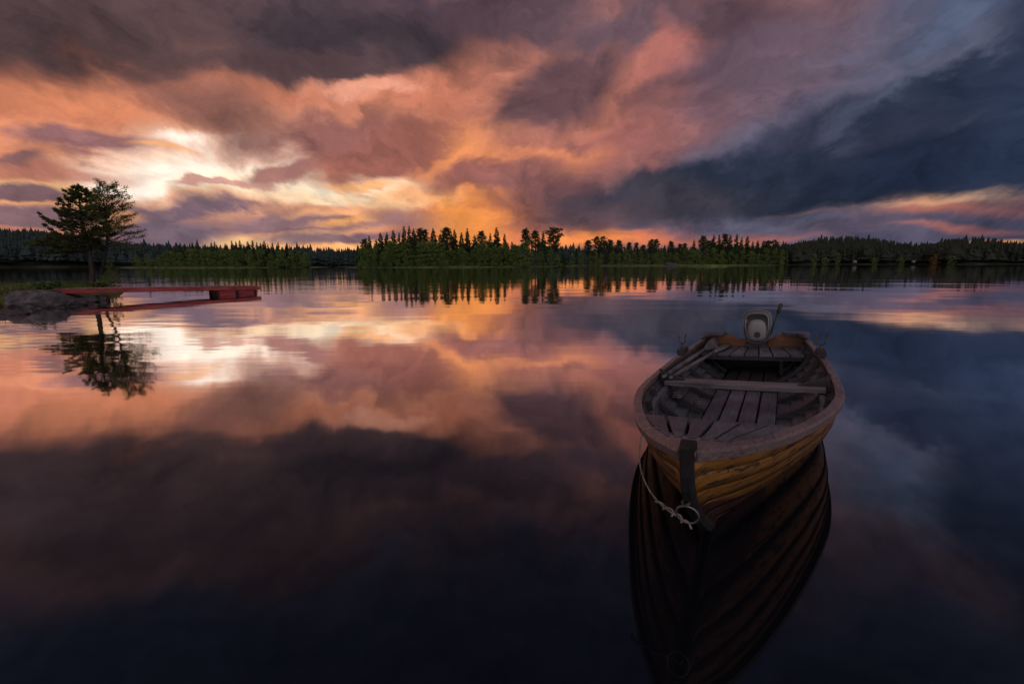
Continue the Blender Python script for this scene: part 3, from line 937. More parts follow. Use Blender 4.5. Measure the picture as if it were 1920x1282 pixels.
fern(182, 536, 18.9, .26, M_birch, "small yellow green plant at the foot of the tree trunks", 9)

def tuft(V, F, p, d, n, length, width, rr):
    """pine needles: narrow faces fanning out of a twig end"""
    for _ in range(n):
        v = (d * 1.0 + Vector((rr.gauss(0, .62), rr.gauss(0, .62), rr.gauss(.12, .5)))).normalized() * length * rr.uniform(.6, 1.2)
        s = v.cross(Vector((rr.gauss(0, 1), rr.gauss(0, 1), rr.gauss(0, 1)))).normalized() * width
        i = len(V)
        V += [p - s * .4, p + v * .5 + s, p + v, p + v * .5 - s]
        F.append((i, i + 1, i + 2, i + 3))

# the pine
rr = random.Random(14)
base = at_depth(172, 528, 20.27); base.z = 0.30
H = at_depth(156, 350, 20.27).z - base.z
pine = empty("pine_tree", base); tag(pine, "dark pine with bare trunk and spreading crown behind the jetty", "tree")
T = MB(); V, F = [], []
def trunk_at(z):
    f = z / H
    return Vector((.02 * f + .05 * math.sin(f * 7), .05 * math.sin(f * 5), z))
T.tube([trunk_at(H * i / 14) - Vector((0, 0, .3 * (i == 0))) for i in range(15)], [.12, .10, .095, .09, .085, .08, .075, .07, .06, .052, .044, .035, .026, .016, .006], 9)
def needle_limb(p0, d, L, up, dens=1.0, droop=0.0):
    side = Vector((-d.y, d.x, 0)).normalized()
    pts = []
    n = 7
    for i in range(n):
        f = i / (n - 1)
        pts.append(p0 + d * L * f + Vector((0, 0, L * (up * f ** 2 - droop * f))) + side * L * .06 * math.sin(f * 4 + p0.z * 9))
    T.tube(pts, [max(.004, .026 * L * (1 - i / n)) for i in range(n)], 5, caps=False)
    m = int(L * 15 * dens) + 3
    for j in range(m):
        f = .22 + .78 * rr.random() ** .7
        i = min(n - 2, int(f * (n - 1))); q = pts[i].lerp(pts[i + 1], f * (n - 1) - i)
        s = rr.choice((-1, 1))
        tl = L * .30 * (1.15 - f) * rr.uniform(.5, 1.2) + .05
        td = (d * .75 + side * s * rr.uniform(.4, 1.1) + Vector((0, 0, rr.uniform(-.05, .45)))).normalized()
        e = q + td * tl
        T.tube([q, e], [.006, .003], 3, caps=False)
        for g in range(3):
            tuft(V, F, q.lerp(e, .45 + .275 * g), td, 8, .11, .013, rr)
    tuft(V, F, pts[-1], d, 12, .14, .013, rr)
prof_z = [1.45, 1.8, 2.1, 2.4, 2.8, 3.2, 3.5, H - .2, H]
prof_r = [.85, 1.2, 1.3, 1.2, 1.0, .72, .5, .26, .12]
nl = 96
for i in range(nl):
    z = 1.5 + (H - 1.55) * (i / (nl - 1)) ** .92
    az = i * 2.399 + rr.uniform(-.3, .3)
    d = Vector((math.cos(az), math.sin(az), 0))
    L = float(np.interp(z, prof_z, prof_r)) * rr.uniform(.6, 1.1)
    if z < 2.0 and d.x > .2: L *= .5
    if z < 2.7 and d.x < -.4: L *= 1.1
    needle_limb(trunk_at(z), d, L, rr.uniform(-.1, .75), .8 if z > 1.9 else 1.2, .12 if z < 2.4 else .0)
for z, az, L in ((1.95, 180, 2.0), (1.85, 196, 1.9), (1.7, 165, 1.7), (1.75, 215, 1.6), (2.1, 172, 1.75), (1.55, 185, 1.5), (1.45, 205, 1.35), (1.5, 240, 1.2)):
    needle_limb(trunk_at(z), Vector((math.cos(R(az)), math.sin(R(az)), 0)), L, .06, 1.3, .10)
for g in range(10): tuft(V, F, trunk_at(H * (.97 + .004 * g)), Vector((0, 0, 1)), 8, .12, .013, rr)
T.build("trunk", M_bark, pine, smooth=True)
mesh_obj("crown", V, F, M_near_pine, pine)

# the birch
base = at_depth(182, 528, 20.6); base.z = 0.30
H = at_depth(204, 345, 20.6).z - base.z
birch = empty("birch_tree", base); tag(birch, "feathery birch leaning out to the right of the pine behind the jetty", "tree")
T = MB(); V, F = [], []
def btr(z):
    f = z / H
    return Vector((.66 * min(1, f / .45) ** 1.3 + max(0, f - .45) * .6 + .05 * math.sin(f * 6) + .02, .04 * math.sin(f * 8), z))
T.tube([btr(H * i / 14) - Vector((0, 0, .3 * (i == 0))) for i in range(15)], [.075, .066, .06, .056, .052, .048, .044, .038, .032, .027, .022, .017, .012, .008, .004], 8)
def leaf_limb(p0, d, L, up, dens=1.0):
    n = 8
    side = Vector((-d.y, d.x, 0)).normalized()
    pts = [p0 + d * L * f + Vector((0, 0, L * (up * f - .35 * up * f * f))) + side * L * .05 * math.sin(f * 5 + p0.z * 7) for f in (i / (n - 1) for i in range(n))]
    T.tube(pts, [max(.003, .016 * L * (1 - i / n)) for i in range(n)], 4, caps=False)
    for j in range(int(L * 17 * dens) + 4):
        f = .15 + .85 * rr.random() ** .8
        i = min(n - 2, int(f * (n - 1))); q = pts[i].lerp(pts[i + 1], f * (n - 1) - i)
        td = (d * .7 + side * rr.choice((-1, 1)) * rr.uniform(.2, 1) + Vector((0, 0, rr.uniform(-.1, .7)))).normalized()
        tl = L * .28 * (1.2 - f) * rr.uniform(.4, 1.2) + .06
        e = q + td * tl
        T.tube([q, e], [.004, .0015], 3, caps=False)
        for g in range(4):
            blades(V, F, q.lerp(e, .3 + .23 * g), 3, (.045, .022), rr, .9, .6)
    blades(V, F, pts[-1], 5, (.03, .027), rr)
nl = 100
for i in range(nl):
    z = 1.75 + (H - 1.85) * (i / (nl - 1)) ** .95
    az = i * 2.399 + rr.uniform(-.4, .4)
    d = Vector((math.cos(az), math.sin(az), 0))
    L = float(np.interp(z, [1.7, 2.0, 2.4, 2.9, 3.4, 3.9, H], [.85, 1.1, 1.2, 1.1, .86, .58, .2])) * rr.uniform(.6, 1.1)
    if d.x < 0: L *= .7
    leaf_limb(btr(z), d, L, rr.uniform(.2, 1.3), .8)
for z, az, L, up in ((1.75, 5, 1.5, .35), (1.65, -15, 1.35, .2), (1.9, 20, 1.4, .5), (2.1, -30, 1.3, .4), (1.55, 15, 1.2, .05)):
    leaf_limb(btr(z), Vector((math.cos(R(az)), math.sin(R(az)), 0)), L, up, 1.1)
T.build("trunk", M_bark, birch, smooth=True)
mesh_obj("crown", V, F, M_birch, birch)
# bush round the foot of the birch
q = at_depth(212, 528, 21.4)
tree('b', (q.x, q.y, .15), 1.25, "yellow green bush right of the trunks at the end of the spit", None, "bush", .55)
q = at_depth(196, 530, 20.4)
tree('b', (q.x, q.y, .2), .62, "low green bush between the two trunks on the spit", None, "bush", .8)

# ------------------------------------------------------------------ the rowing boat (local: y = stern to bow, x = photo left, z up from the waterline)
def wood_mat(name, c0, c1, rough=.6, axis='y', scale=6.0, bump=.003, dirt=0.5, spec=.4):
    """weathered boards: long grain, knots of dirt, small cracks"""
    m, t, p = mat(name)
    tcn = N(t, 'ShaderNodeTexCoord')
    def nz(stretch, sc, det, rg=.6):
        mp = N(t, 'ShaderNodeMapping'); mp.inputs['Scale'].default_value = stretch
        t.links.new(tcn.outputs['Object'], mp.inputs[0])
        n = N(t, 'ShaderNodeTexNoise'); n.inputs['Scale'].default_value = sc; n.inputs['Detail'].default_value = det; n.inputs['Roughness'].default_value = rg
        t.links.new(mp.outputs[0], n.inputs['Vector']); return n.outputs['Fac']
    st = {'y': (9, .7, 9), 'x': (.7, 9, 9), 'z': (9, 9, .7)}[axis]
    grain = nz(st, scale, 6, .7)
    blot = nz((1, 1, 1), 3.1, 5)
    r = N(t, 'ShaderNodeValToRGB')
    r.color_ramp.elements[0].position = .32; r.color_ramp.elements[0].color = (*c0, 1)
    r.color_ramp.elements[1].position = .66; r.color_ramp.elements[1].color = (*c1, 1)
    t.links.new(grain, r.inputs[0])
    rb = N(t, 'ShaderNodeValToRGB')
    rb.color_ramp.elements[0].position = .36; rb.color_ramp.elements[0].color = (1 - dirt,) * 3 + (1,)
    rb.color_ramp.elements[1].position = .60; rb.color_ramp.elements[1].color = (1, 1, 1, 1)
    t.links.new(blot, rb.inputs[0])
    mx = N(t, 'ShaderNodeMix', data_type='RGBA', blend_type='MULTIPLY'); mx.inputs['Factor'].default_value = 1
    t.links.new(r.outputs[0], mx.inputs['A']); t.links.new(rb.outputs[0], mx.inputs['B'])
    gi = N(t, 'ShaderNodeNewGeometry')
    hv = N(t, 'ShaderNodeHueSaturation')
    mr = N(t, 'ShaderNodeMapRange'); mr.inputs['To Min'].default_value = .78; mr.inputs['To Max'].default_value = 1.18
    t.links.new(gi.outputs['Random Per Island'], mr.inputs['Value']); t.links.new(mr.outputs[0], hv.inputs['Value'])
    t.links.new(mx.outputs['Result'], hv.inputs['Color'])
    t.links.new(hv.outputs[0], p.inputs['Base Color'])
    p.inputs['Roughness'].default_value = rough
    p.inputs['Specular IOR Level'].default_value = spec
    b = N(t, 'ShaderNodeBump'); b.inputs['Strength'].default_value = 1; b.inputs['Distance'].default_value = bump
    t.links.new(grain, b.inputs['Height']); t.links.new(b.outputs[0], p.inputs['Normal'])
    return m

M_deck = wood_mat("weathered_boards", (.056, .056, .068), (.155, .152, .180), .5)
M_cross = wood_mat("weathered_thwart", (.085, .075, .078), (.22, .195, .20), .5, 'x')
M_rail = wood_mat("worn_gunwale", (.085, .060, .056), (.26, .185, .172), .42, scale=11.0, dirt=.30)
M_inner = wood_mat("inner_planks", (.036, .038, .048), (.108, .108, .128), .42)
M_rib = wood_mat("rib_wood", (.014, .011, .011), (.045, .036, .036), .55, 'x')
def paint_seat_shade(m, z0, z1, dark):
    """paints the shade under the stern seat into the wood colour"""
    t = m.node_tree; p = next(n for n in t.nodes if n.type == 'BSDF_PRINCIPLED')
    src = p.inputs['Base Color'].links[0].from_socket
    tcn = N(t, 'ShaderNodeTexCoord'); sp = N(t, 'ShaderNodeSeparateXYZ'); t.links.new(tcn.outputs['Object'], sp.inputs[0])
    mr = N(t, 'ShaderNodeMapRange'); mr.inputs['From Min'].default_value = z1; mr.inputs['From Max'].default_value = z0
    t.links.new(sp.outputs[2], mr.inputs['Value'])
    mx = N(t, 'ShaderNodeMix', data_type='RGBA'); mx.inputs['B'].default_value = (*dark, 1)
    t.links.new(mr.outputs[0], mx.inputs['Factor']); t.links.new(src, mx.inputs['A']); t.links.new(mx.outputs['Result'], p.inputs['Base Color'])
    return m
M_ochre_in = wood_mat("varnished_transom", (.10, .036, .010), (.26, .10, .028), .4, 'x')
paint_seat_shade(M_ochre_in, .20, .30, (.015, .012, .010))  # shade below the stern seat, put into the transom colour
M_stem = wood_mat("dark_stem", (.012, .011, .011), (.035, .032, .032), .6, 'z', spec=.15)
M_oar = wood_mat("oar_wood", (.075, .07, .072), (.19, .175, .178), .55)
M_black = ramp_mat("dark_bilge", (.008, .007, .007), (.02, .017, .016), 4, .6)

def hull_mat():
    m, t, p = mat("peeling_ochre_hull")
    tcn = N(t, 'ShaderNodeTexCoord')
    def nz(stretch, sc, det, rg=.6):
        mp = N(t, 'ShaderNodeMapping'); mp.inputs['Scale'].default_value = stretch
        t.links.new(tcn.outputs['Object'], mp.inputs[0])
        n = N(t, 'ShaderNodeTexNoise'); n.inputs['Scale'].default_value = sc; n.inputs['Detail'].default_value = det; n.inputs['Roughness'].default_value = rg
        t.links.new(mp.outputs[0], n.inputs['Vector']); return n.outputs['Fac']
    grain = nz((1.2, 1.2, 9), 5, 6)
    r = N(t, 'ShaderNodeValToRGB')
    r.color_ramp.elements[0].position = .3; r.color_ramp.elements[0].color = (.16, .062, .011, 1)
    r.color_ramp.elements[1].position = .7; r.color_ramp.elements[1].color = (.34, .150, .028, 1)
    t.links.new(grain, r.inputs[0])
    # flaked patches: long dark cracks along the planks
    flake = nz((2.2, 2.2, 11), 3.4, 8, .68)
    rf = N(t, 'ShaderNodeValToRGB')
    rf.color_ramp.elements[0].position = .55; rf.color_ramp.elements[0].color = (0, 0, 0, 1)
    rf.color_ramp.elements[1].position = .59; rf.color_ramp.elements[1].color = (1, 1, 1, 1)
    t.links.new(flake, rf.inputs[0])
    m1 = N(t, 'ShaderNodeMix', data_type='RGBA'); m1.inputs['B'].default_value = (.045, .03, .02, 1)
    t.links.new(rf.outputs[0], m1.inputs['Factor']); t.links.new(r.outputs[0], m1.inputs['A'])
    # grey sky reflection painted into the hull colour further aft, in blotches
    sep = N(t, 'ShaderNodeSeparateXYZ'); t.links.new(tcn.outputs['Object'], sep.inputs[0])
    blot = nz((1, 1, 2), 1.8, 6)
    def mth(op, a, b, clamp=False):
        n = N(t, 'ShaderNodeMath', operation=op, use_clamp=clamp)
        for i, v in enumerate((a, b)):
            if isinstance(v, (int, float)): n.inputs[i].default_value = v
            else: t.links.new(v, n.inputs[i])
        return n.outputs[0]
    aft = mth('ADD', mth('MULTIPLY', mth('SUBTRACT', 2.75, sep.outputs[1]), .75), mth('MULTIPLY', mth('SUBTRACT', blot, .5), 2.2), True)
    m2 = N(t, 'ShaderNodeMix', data_type='RGBA'); m2.inputs['B'].default_value = (.15, .13, .125, 1)
    t.links.new(mth('MULTIPLY', aft, .85), m2.inputs['Factor']); t.links.new(m1.outputs['Result'], m2.inputs['A'])
    # dark red bottom paint below a sloping line
    line = mth('ADD', mth('MULTIPLY', mth('MAXIMUM', mth('SUBTRACT', sep.outputs[1], 3.05), 0.0), .29), -.012)
    d = mth('ADD', mth('SUBTRACT', line, sep.outputs[2]), mth('MULTIPLY', mth('SUBTRACT', blot, .5), .035))
    low = N(t, 'ShaderNodeMapRange'); low.inputs['From Min'].default_value = -.004; low.inputs['From Max'].default_value = .006
    t.links.new(d, low.inputs['Value'])
    m3 = N(t, 'ShaderNodeMix', data_type='RGBA'); m3.inputs['B'].default_value = (.060, .018, .014, 1)
    t.links.new(low.outputs[0], m3.inputs['Factor']); t.links.new(m2.outputs['Result'], m3.inputs['A'])
    t.links.new(m3.outputs['Result'], p.inputs['Base Color'])
    p.inputs['Roughness'].default_value = .42
    p.inputs['Specular IOR Level'].default_value = .45
    b = N(t, 'ShaderNodeBump'); b.inputs['Strength'].default_value = 1; b.inputs['Distance'].default_value = .004
    t.links.new(mth('SUBTRACT', mth('MULTIPLY', grain, .6), rf.outputs[0]), b.inputs['Height']); t.links.new(b.outputs[0], p.inputs['Normal'])
    return m
M_hull = hull_mat()
def metal(name, c, rough=.4, met=.9):
    m, t, p = mat(name)
    p.inputs['Base Color'].default_value = (*c, 1); p.inputs['Roughness'].default_value = rough; p.inputs['Metallic'].default_value = met
    return m
M_iron = metal("rusted_iron", (.10, .075, .065), .6, .7)
M_galv = metal("galvanised_ring", (.20, .185, .18), .45, .8)

BL = 4.31
def crom(tab, x):
    xs = [a for a, _ in tab]; ys = [b for _, b in tab]
    x = max(xs[0], min(xs[-1], x))
    i = max(0, min(len(xs) - 2, next((k for k in range(len(xs) - 1) if x <= xs[k + 1]), len(xs) - 2)))
    def sl(k):
        if k <= 0: return (ys[1] - ys[0]) / (xs[1] - xs[0])
        if k >= len(xs) - 1: return (ys[-1] - ys[-2]) / (xs[-1] - xs[-2])
        return (ys[k + 1] - ys[k - 1]) / (xs[k + 1] - xs[k - 1])
    h = xs[i + 1] - xs[i]; t = (x - xs[i]) / h
    return ((2 * t ** 3 - 3 * t ** 2 + 1) * ys[i] + (t ** 3 - 2 * t ** 2 + t) * h * sl(i) + (-2 * t ** 3 + 3 * t ** 2) * ys[i + 1] + (t ** 3 - t ** 2) * h * sl(i + 1))
BT = [(0, .530), (.05, .542), (.12, .569), (.19, .597), (.26, .624), (.33, .642), (.4, .650), (.47, .654), (.53, .650), (.6, .628), (.67, .575), (.74, .502), (.81, .412), (.88, .308), (.94, .190), (.98, .080), (1.0, .022)]
def bg_(s): return crom(BT, s)
def zg_(s): return .42 - .05 * (1 - (1 - s / .45) ** 2) if s < .45 else .37 + .20 * ((s - .45) / .55) ** 2
ZK = -.18
ST = [(-.21, 3.34), (-.18, 3.40), (0, 3.74), (.08, 3.87), (.17, 4.01), (.26, 4.14), (.35, 4.245), (.42, 4.297), (.5, 4.312), (.57, BL), (.8, BL + .01)]
def ystem(z): return crom(ST, z)
def hull_pt(u, tau, off=0.0):
    z = ZK + (zg_(u) - ZK) * tau
    y = u * ystem(z)
    k = max(0.0, (u - .62) / .38)
    p_, q_ = 3.0 - 1.5 * k, .45 + .30 * k
    wv = max(0.0, 1 - (1 - tau) ** p_) ** q_
    x = max(.018, (bg_(u) - .032) * wv) if u < .999 else .018
    return Vector((x + off, y, z))

boat = empty("rowing_boat", (2.779, 5.394, 0.0), (0, R(3.9), R(150.64)))
tag(boat, "old wooden rowing boat with peeling ochre paint floating bow first on the still lake", "boat")
BM = Matrix.Translation((2.779, 5.394, 0)) @ Euler((0, R(3.9), R(150.64))).to_matrix().to_4x4()
BMI = BM.inverted()
def blocal(px, py, z):
    """a photo point on the boat, at local height z"""
    o = BMI @ Vector((0, 0, CAM_H)); d = BMI.to_3x3() @ ray(px, py)
    return o + d * ((z - o.z) / d.z)

# clinker hull: overlapping strakes on both sides
b = MB()
US = [i / 46 for i in range(47)]
EDG = [0, .34, .52, .66, .78, .89, 1.0]
for sg in (1, -1):
    for k in range(len(EDG) - 1):
        rows = []
        for j in range(4):
            l = j / 3
            tau = EDG[k] + (EDG[k + 1] - EDG[k]) * l - (.012 if j == 0 and k else 0)
            off = .010 * (1 - l) * (1 if k else 0)
            rows.append([Vector((sg * v.x, v.y, v.z)) for v in (hull_pt(u, tau, off * min(1, (1 - u) * 9 + .12)) for u in US)])
        b.loft(rows, caps=False, close=False)
hull = b.build("hull", M_hull, boat, smooth=True)
md = hull.modifiers.new("thickness", 'SOLIDIFY'); md.thickness = .012; md.offset = -1
# keel and stem
b = MB()
pts = [Vector((0, .05, ZK - .01)), Vector((0, 2.5, ZK - .01)), Vector((0, ystem(ZK) - .25, ZK))]
rings = []
for p_ in pts: rings.append([p_ + Vector((sx * .025, 0, sz)) for sx, sz in ((-1, -.03), (1, -.03), (1, .02), (-1, .02))])
b.loft(rings)
b.build("keel", M_stem, boat)
b = MB(); rings = []
for i in range(15):
    z = ZK + (.592 - ZK) * i / 14
    y = ystem(z) if z <= .57 else BL + .008 * (z - .57) / .05
    n_ = Vector((0, 1, 0)) if z > .42 else Vector((0, .8, -.6)).normalized() if z < .3 else Vector((0, .93, -.3)).normalized()
    o = Vector((0, y - .012, z)); wd = .024
    rings.append([o + Vector((-wd - .006, 0, 0)) - n_ * .05, o + Vector((wd + .006, 0, 0)) - n_ * .05, o + Vector((wd, 0, 0)) + n_ * .012, o + Vector((wd * .6, 0, 0)) + n_ * .035, o + Vector((-wd * .6, 0, 0)) + n_ * .035, o + Vector((-wd, 0, 0)) + n_ * .012])
top = [v + Vector((0, 0, .006)) for v in rings[-1]]; cc = sum(top, Vector()) / 6
rings.append([cc + (v - cc) * .86 + Vector((0, 0, .004)) for v in top])
b.loft(rings)
b.build("stem_post", M_stem, boat)

# gunwales
def gcurve(s): return Vector((bg_(s), s * BL, zg_(s)))
def gnorm(s):
    t = gcurve(min(1, s + .004)) - gcurve(max(0, s - .004))
    return Vector((t.y, -t.x, 0)).normalized()
for sg in (1, -1):
    b = MB(); rings = []
    for i in range(70):
        s = i / 69 * .995
        p_, n_ = gcurve(s), gnorm(s)
        q = p_ - n_ * .048
        q.x = max(q.x, .006)
        if s > .96: q.y = min(q.y, p_.y - (p_.x - q.x) * .2)
        wv = .002 * math.sin(s * 61) + .0015 * math.sin(s * 143 + sg)
        ring = [p_ + Vector((0, 0, -.036)), p_ + n_ * .004 + Vector((0, 0, -.006)), p_ + n_ * -.006 + Vector((0, 0, .004 + wv)), q + Vector((0, 0, .006 + wv)), q + Vector((0, 0, -.022)), p_ - n_ * .03 + Vector((0, 0, -.036))]
        rings.append([Vector((sg * v.x, v.y, v.z)) for v in ring])
    b.loft(rings)
    b.build("gunwale", M_rail, boat)
# breasthook filling the bow between the gunwales
b = MB()
pl = [(gcurve(s) - gnorm(s) * .046) for s in (.925, .94, .955, .97, .985)]
L_ = [Vector((max(.008, p_.x), p_.y, p_.z - .004)) for p_ in pl]
b.slab([(v.x, v.y, v.z) for v in L_] + [(-v.x, v.y, v.z) for v in L_[::-1]], -.03, 0)
b.build("breasthook", M_rail, boat)

# transom, with a notch worn where the motor hangs
b = MB()
side = [hull_pt(0, t) for t in (0.02, .1, .2, .34, .52, .66, .8, .9, 1.0)]
topz = .435
outline = [(v.x, v.z) for v in side] + [(.52, topz), (.30, topz + .012), (.22, topz - .005), (.18, topz - .045), (-.18, topz - .045), (-.22, topz - .005), (-.30, topz + .012), (-.52, topz)] + [(-v.x, v.z) for v in side[::-1]]
n = len(outline)
b.add([(x, .0, z) for x, z in outline] + [(x, -.035, z) for x, z in outline],
      [tuple(range(n)), tuple(range(2 * n - 1, n - 1, -1))] + [(i, n + i, n + (i + 1) % n, (i + 1) % n) for i in range(n)])
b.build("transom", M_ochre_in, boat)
for sg in (1, -1):
    b = MB()
    pl = [(.53, -.045), (.545, .05), (.535, .28), (.49, .26), (.41, .12), (.31, .065), (.28, -.04)]
    pl = [(sg * x, y, .440) for x, y in pl]
    b.slab(pl if sg > 0 else pl[::-1], 0, .028)
    b.build("quarter_knee", M_deck, boat)

# inner planking
def hull_half(y, z):
    u = min(.998, y / ystem(z)); zg = zg_(u)
    return hull_pt(u, max(0.0, min(1.0, (z - ZK) / (zg - ZK)))).x
def inner_pt(u, t):
    xf = min(.26, .52 * bg_(u))
    xo = bg_(u) - .052
    x = xf + (xo - xf) * (1 - (1 - t) ** 1.5)
    z = .055 + (zg_(u) - .03 - .055) * t ** 1.35
    x = min(x, hull_half(u * BL, z) - .03)
    return Vector((x, u * BL, z))
TE = [0, .2, .4, .6, .8, 1.0]
UI = [.012 + (.83 - .012) * i / 40 for i in range(41)]
for sg in (1, -1):
    b = MB()
    for k in range(5):
        rows = []
        for j in range(3):
            l = j / 2
            t = TE[k] + (TE[k + 1] - TE[k]) * l + (.008 if j == 0 and k else 0)
            rows.append([Vector((sg * (v.x + .016 * l), v.y, v.z - .014 * l)) for v in (inner_pt(u, t) for u in UI)])
        b.loft(rows, caps=False, close=False)
    o = b.build("inner_planking", M_inner, boat)
    md = o.modifiers.new("thickness", 'SOLIDIFY'); md.thickness = .010; md.offset = 0
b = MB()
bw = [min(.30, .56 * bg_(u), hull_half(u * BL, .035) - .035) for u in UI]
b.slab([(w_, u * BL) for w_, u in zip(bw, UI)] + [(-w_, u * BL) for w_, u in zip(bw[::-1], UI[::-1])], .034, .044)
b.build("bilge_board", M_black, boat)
# ribs
for y in (.30, .72, 1.12, 1.54, 2.03, 2.46, 2.90, 3.30):
    u = y / BL
    for sg in (1, -1):
        b = MB(); rings = []
        for i in range(12):
            t = i / 11 * .985
            v = inner_pt(u, t); v2 = inner_pt(u, min(1, t + .03)); tg = (v2 - v).normalized() if i < 11 else tg
            nn = Vector((-tg.z, 0, tg.x)).normalized()
            c = v + nn * .004
            hh = .030
            rings.append([Vector((sg * w_.x, w_.y, w_.z)) for w_ in (c + Vector((0, -.024, 0)), c + Vector((0, .024, 0)), c + Vector((0, .020, 0)) + nn * hh, c + Vector((0, -.020, 0)) + nn * hh)])
        b.loft(rings)
        b.build("rib", M_rib, boat)
# floorboards
def boards(name, edges0, edges1, y0, y1, z0, z1, th, gap, m, wob=0.0):
    b = MB()
    rr_ = random.Random(int(y0 * 100) + len(edges0))
    for i in range(len(edges0) - 1):
        a0, a1 = edges0[i] + gap / 2, edges0[i + 1] - gap / 2
        c0, c1 = edges1[i] + gap / 2, edges1[i + 1] - gap / 2
        e0, e1 = y0 + rr_.uniform(-wob, wob), y1 + rr_.uniform(-wob, wob)
        dz = rr_.uniform(-.002, .002)
        n_ = 5
        rings = []
        for k in range(n_):
            f = k / (n_ - 1)
            xa, xb, y, z = a0 + (c0 - a0) * f, a1 + (c1 - a1) * f, e0 + (e1 - e0) * f, z0 + (z1 - z0) * f + dz
            ch = min(.004, (xb - xa) * .1)
            rings.append([Vector(v) for v in ((xa, y, z - th), (xb, y, z - th), (xb, y, z - ch), (xb - ch, y, z), (xa + ch, y, z), (xa, y, z - ch))])
        b.loft(rings)
    return b.build(name, m, boat)
fe = [-.262, -.132, -.006, .122, .244]
boards("floorboards", fe, fe, 1.24, 2.95, .088, .096, .018, .014, M_deck, .006)
fe2 = [-.27, -.13, .0, .12, .24]
boards("floorboards", fe2, [x * .9 for x in fe2], 1.18, .06, .082, .082, .018, .012, M_rib, .006)  # dark wood colour stands in for the shade under the stern seat
b = MB(); b.box((-.01, 1.28, .102), (.53, .05, .012), ch=.003); b.build("floor_batten", M_deck, boat)
b = MB()
wy = 1.33
b.tube([(-.30, wy + .02, .105), (-.275, wy, .118), (-.26, wy - .02, .112), (-.15, wy, .111), (0, wy + .004, .113), (.12, wy, .111), (.23, wy + .005, .113), (.245, wy + .02, .122), (.24, wy - .02, .13)], .0035, 6)
b.build("latch_wire", M_galv, boat)

# bow deck
y0, y1 = 3.42, 4.02
w0, w1 = bg_(y0 / BL) - .040, bg_(y1 / BL) - .045
ed = [-1, -.62, -.30, .02, .34, .66, 1]
boards("bow_deck", [w0 * e for e in ed], [w1 * e for e in ed], y0, y1, .432, .528, .022, .016, M_deck, .004)
b = MB(); b.box((0, y0 + .05, .385), (2 * hull_half(y0 + .05, .36) - .07, .03, .044)); b.build("deck_beam", M_rib, boat)
# thwart
b = MB()
yt, zt = 2.03, .330
hw = .545
rings = []
for i in range(9):
    x = -hw - .02 + (2 * hw + .02) * i / 8
    sag = -.006 * (1 - (x / hw) ** 2)
    rings.append([Vector((x, yt + dy_, zt + dz_ + sag)) for dy_, dz_ in ((-.085, -.034), (.085, -.034), (.087, -.004), (.080, 0), (-.080, 0), (-.087, -.004))])
b.loft(rings)
b.build("thwart", M_cross, boat)
for sg in (1, -1):
    b = MB(); rings = []
    for i in range(14):
        y = 1.95 + 1.42 * i / 13
        v = inner_pt(y / BL, .74) + Vector((-.012, 0, .01))
        rings.append([Vector((sg * (v.x + dx_), v.y, v.z + dz_)) for dx_, dz_ in ((-.02, -.028), (.012, -.028), (.012, .028), (-.02, .028))])
    b.loft(rings)
    b.build("seat_riser", M_deck, boat)
    b = MB()
    x = .555
    pr = [(sg * (x - .16), yt - .02, zt + .002), (sg * (x + .02), yt - .02, zt + .002), (sg * (x + .045), yt - .02, zt + .085), (sg * (x - .02), yt - .02, zt + .05)]
    b.add(pr + [(a, yt + .02, c_) for a, _, c_ in pr], [(0, 1, 2, 3), (7, 6, 5, 4), (0, 4, 5, 1), (1, 5, 6, 2), (2, 6, 7, 3), (3, 7, 4, 0)])
    b.build("thwart_knee", M_rib, boat)
# stern seat
zs_ = .305
w0 = inner_pt(.57 / BL, .80).x - .01; w1 = inner_pt(.03 / BL, .72).x - .01
ed = [-1, -.74, -.42, -.16, .12, .40, .66, 1]
ed2 = [-1, -.62, -.34, -.12, .10, .32, .58, 1]
boards("stern_seat", [w0 * e for e in ed], [w1 * e for e in ed2], .57, .012, zs_, zs_, .024, .013, M_deck, .003)
b = MB(); b.box((0, .545, zs_ - .046), (2 * w0 - .04, .03, .040), ch=.004); b.build("seat_beam", M_rib, boat)
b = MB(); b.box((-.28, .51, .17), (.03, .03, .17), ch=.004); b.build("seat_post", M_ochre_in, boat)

# rowlocks
for sg in (1, -1):
    s = .243
    g = gcurve(s)
    b = MB(); b.box((sg * (g.x - .03), g.y, g.z + .032), (.075, .24, .05), ch=.008); b.build("rowlock_block", M_rib, boat)
    ro = MB()
    c = Vector((sg * (g.x - .03), g.y + .03, g.z + .055))
    ro.tube([c, c + Vector((0, 0, .05))], .009, 6)
    u_ = [c + Vector((0, math.sin(a) * .042, .095 - math.cos(a) * .045)) for a in (R(k) for k in range(-115, 116, 23))]
    u_ = [u_[0] + Vector((0, -.014, .035))] + u_ + [u_[-1] + Vector((0, .014, .035))]
    rot = Matrix.Rotation(R(55), 3, 'Z')
    u_ = [c + rot @ (v - c) for v in u_]
    ro.tube(u_, .006, 6)
    ro.build("rowlock", M_iron, boat)
# mooring ring on the stem
b = MB()
rc = Vector((.004, 4.285, .318))
b.tube([rc + Vector((.041 * math.cos(a), .016 * math.sin(a), .041 * math.sin(a))) for a in (2 * math.pi * k / 24 for k in range(25))], .0042, 7, caps=False)
ring = b.build("mooring_ring", M_galv, boat, smooth=True)
b = MB()
e0 = Vector((.004, 4.275, .372))
b.tube([e0 + Vector((.012, -.01, .0)), e0 + Vector((.014, .03, .002)), e0 + Vector((.004, .048, -.004)), e0 + Vector((-.010, .034, 0)), e0 + Vector((-.010, -.01, 0))], .0055, 6)
b.build("eye_bolt", M_iron, boat)

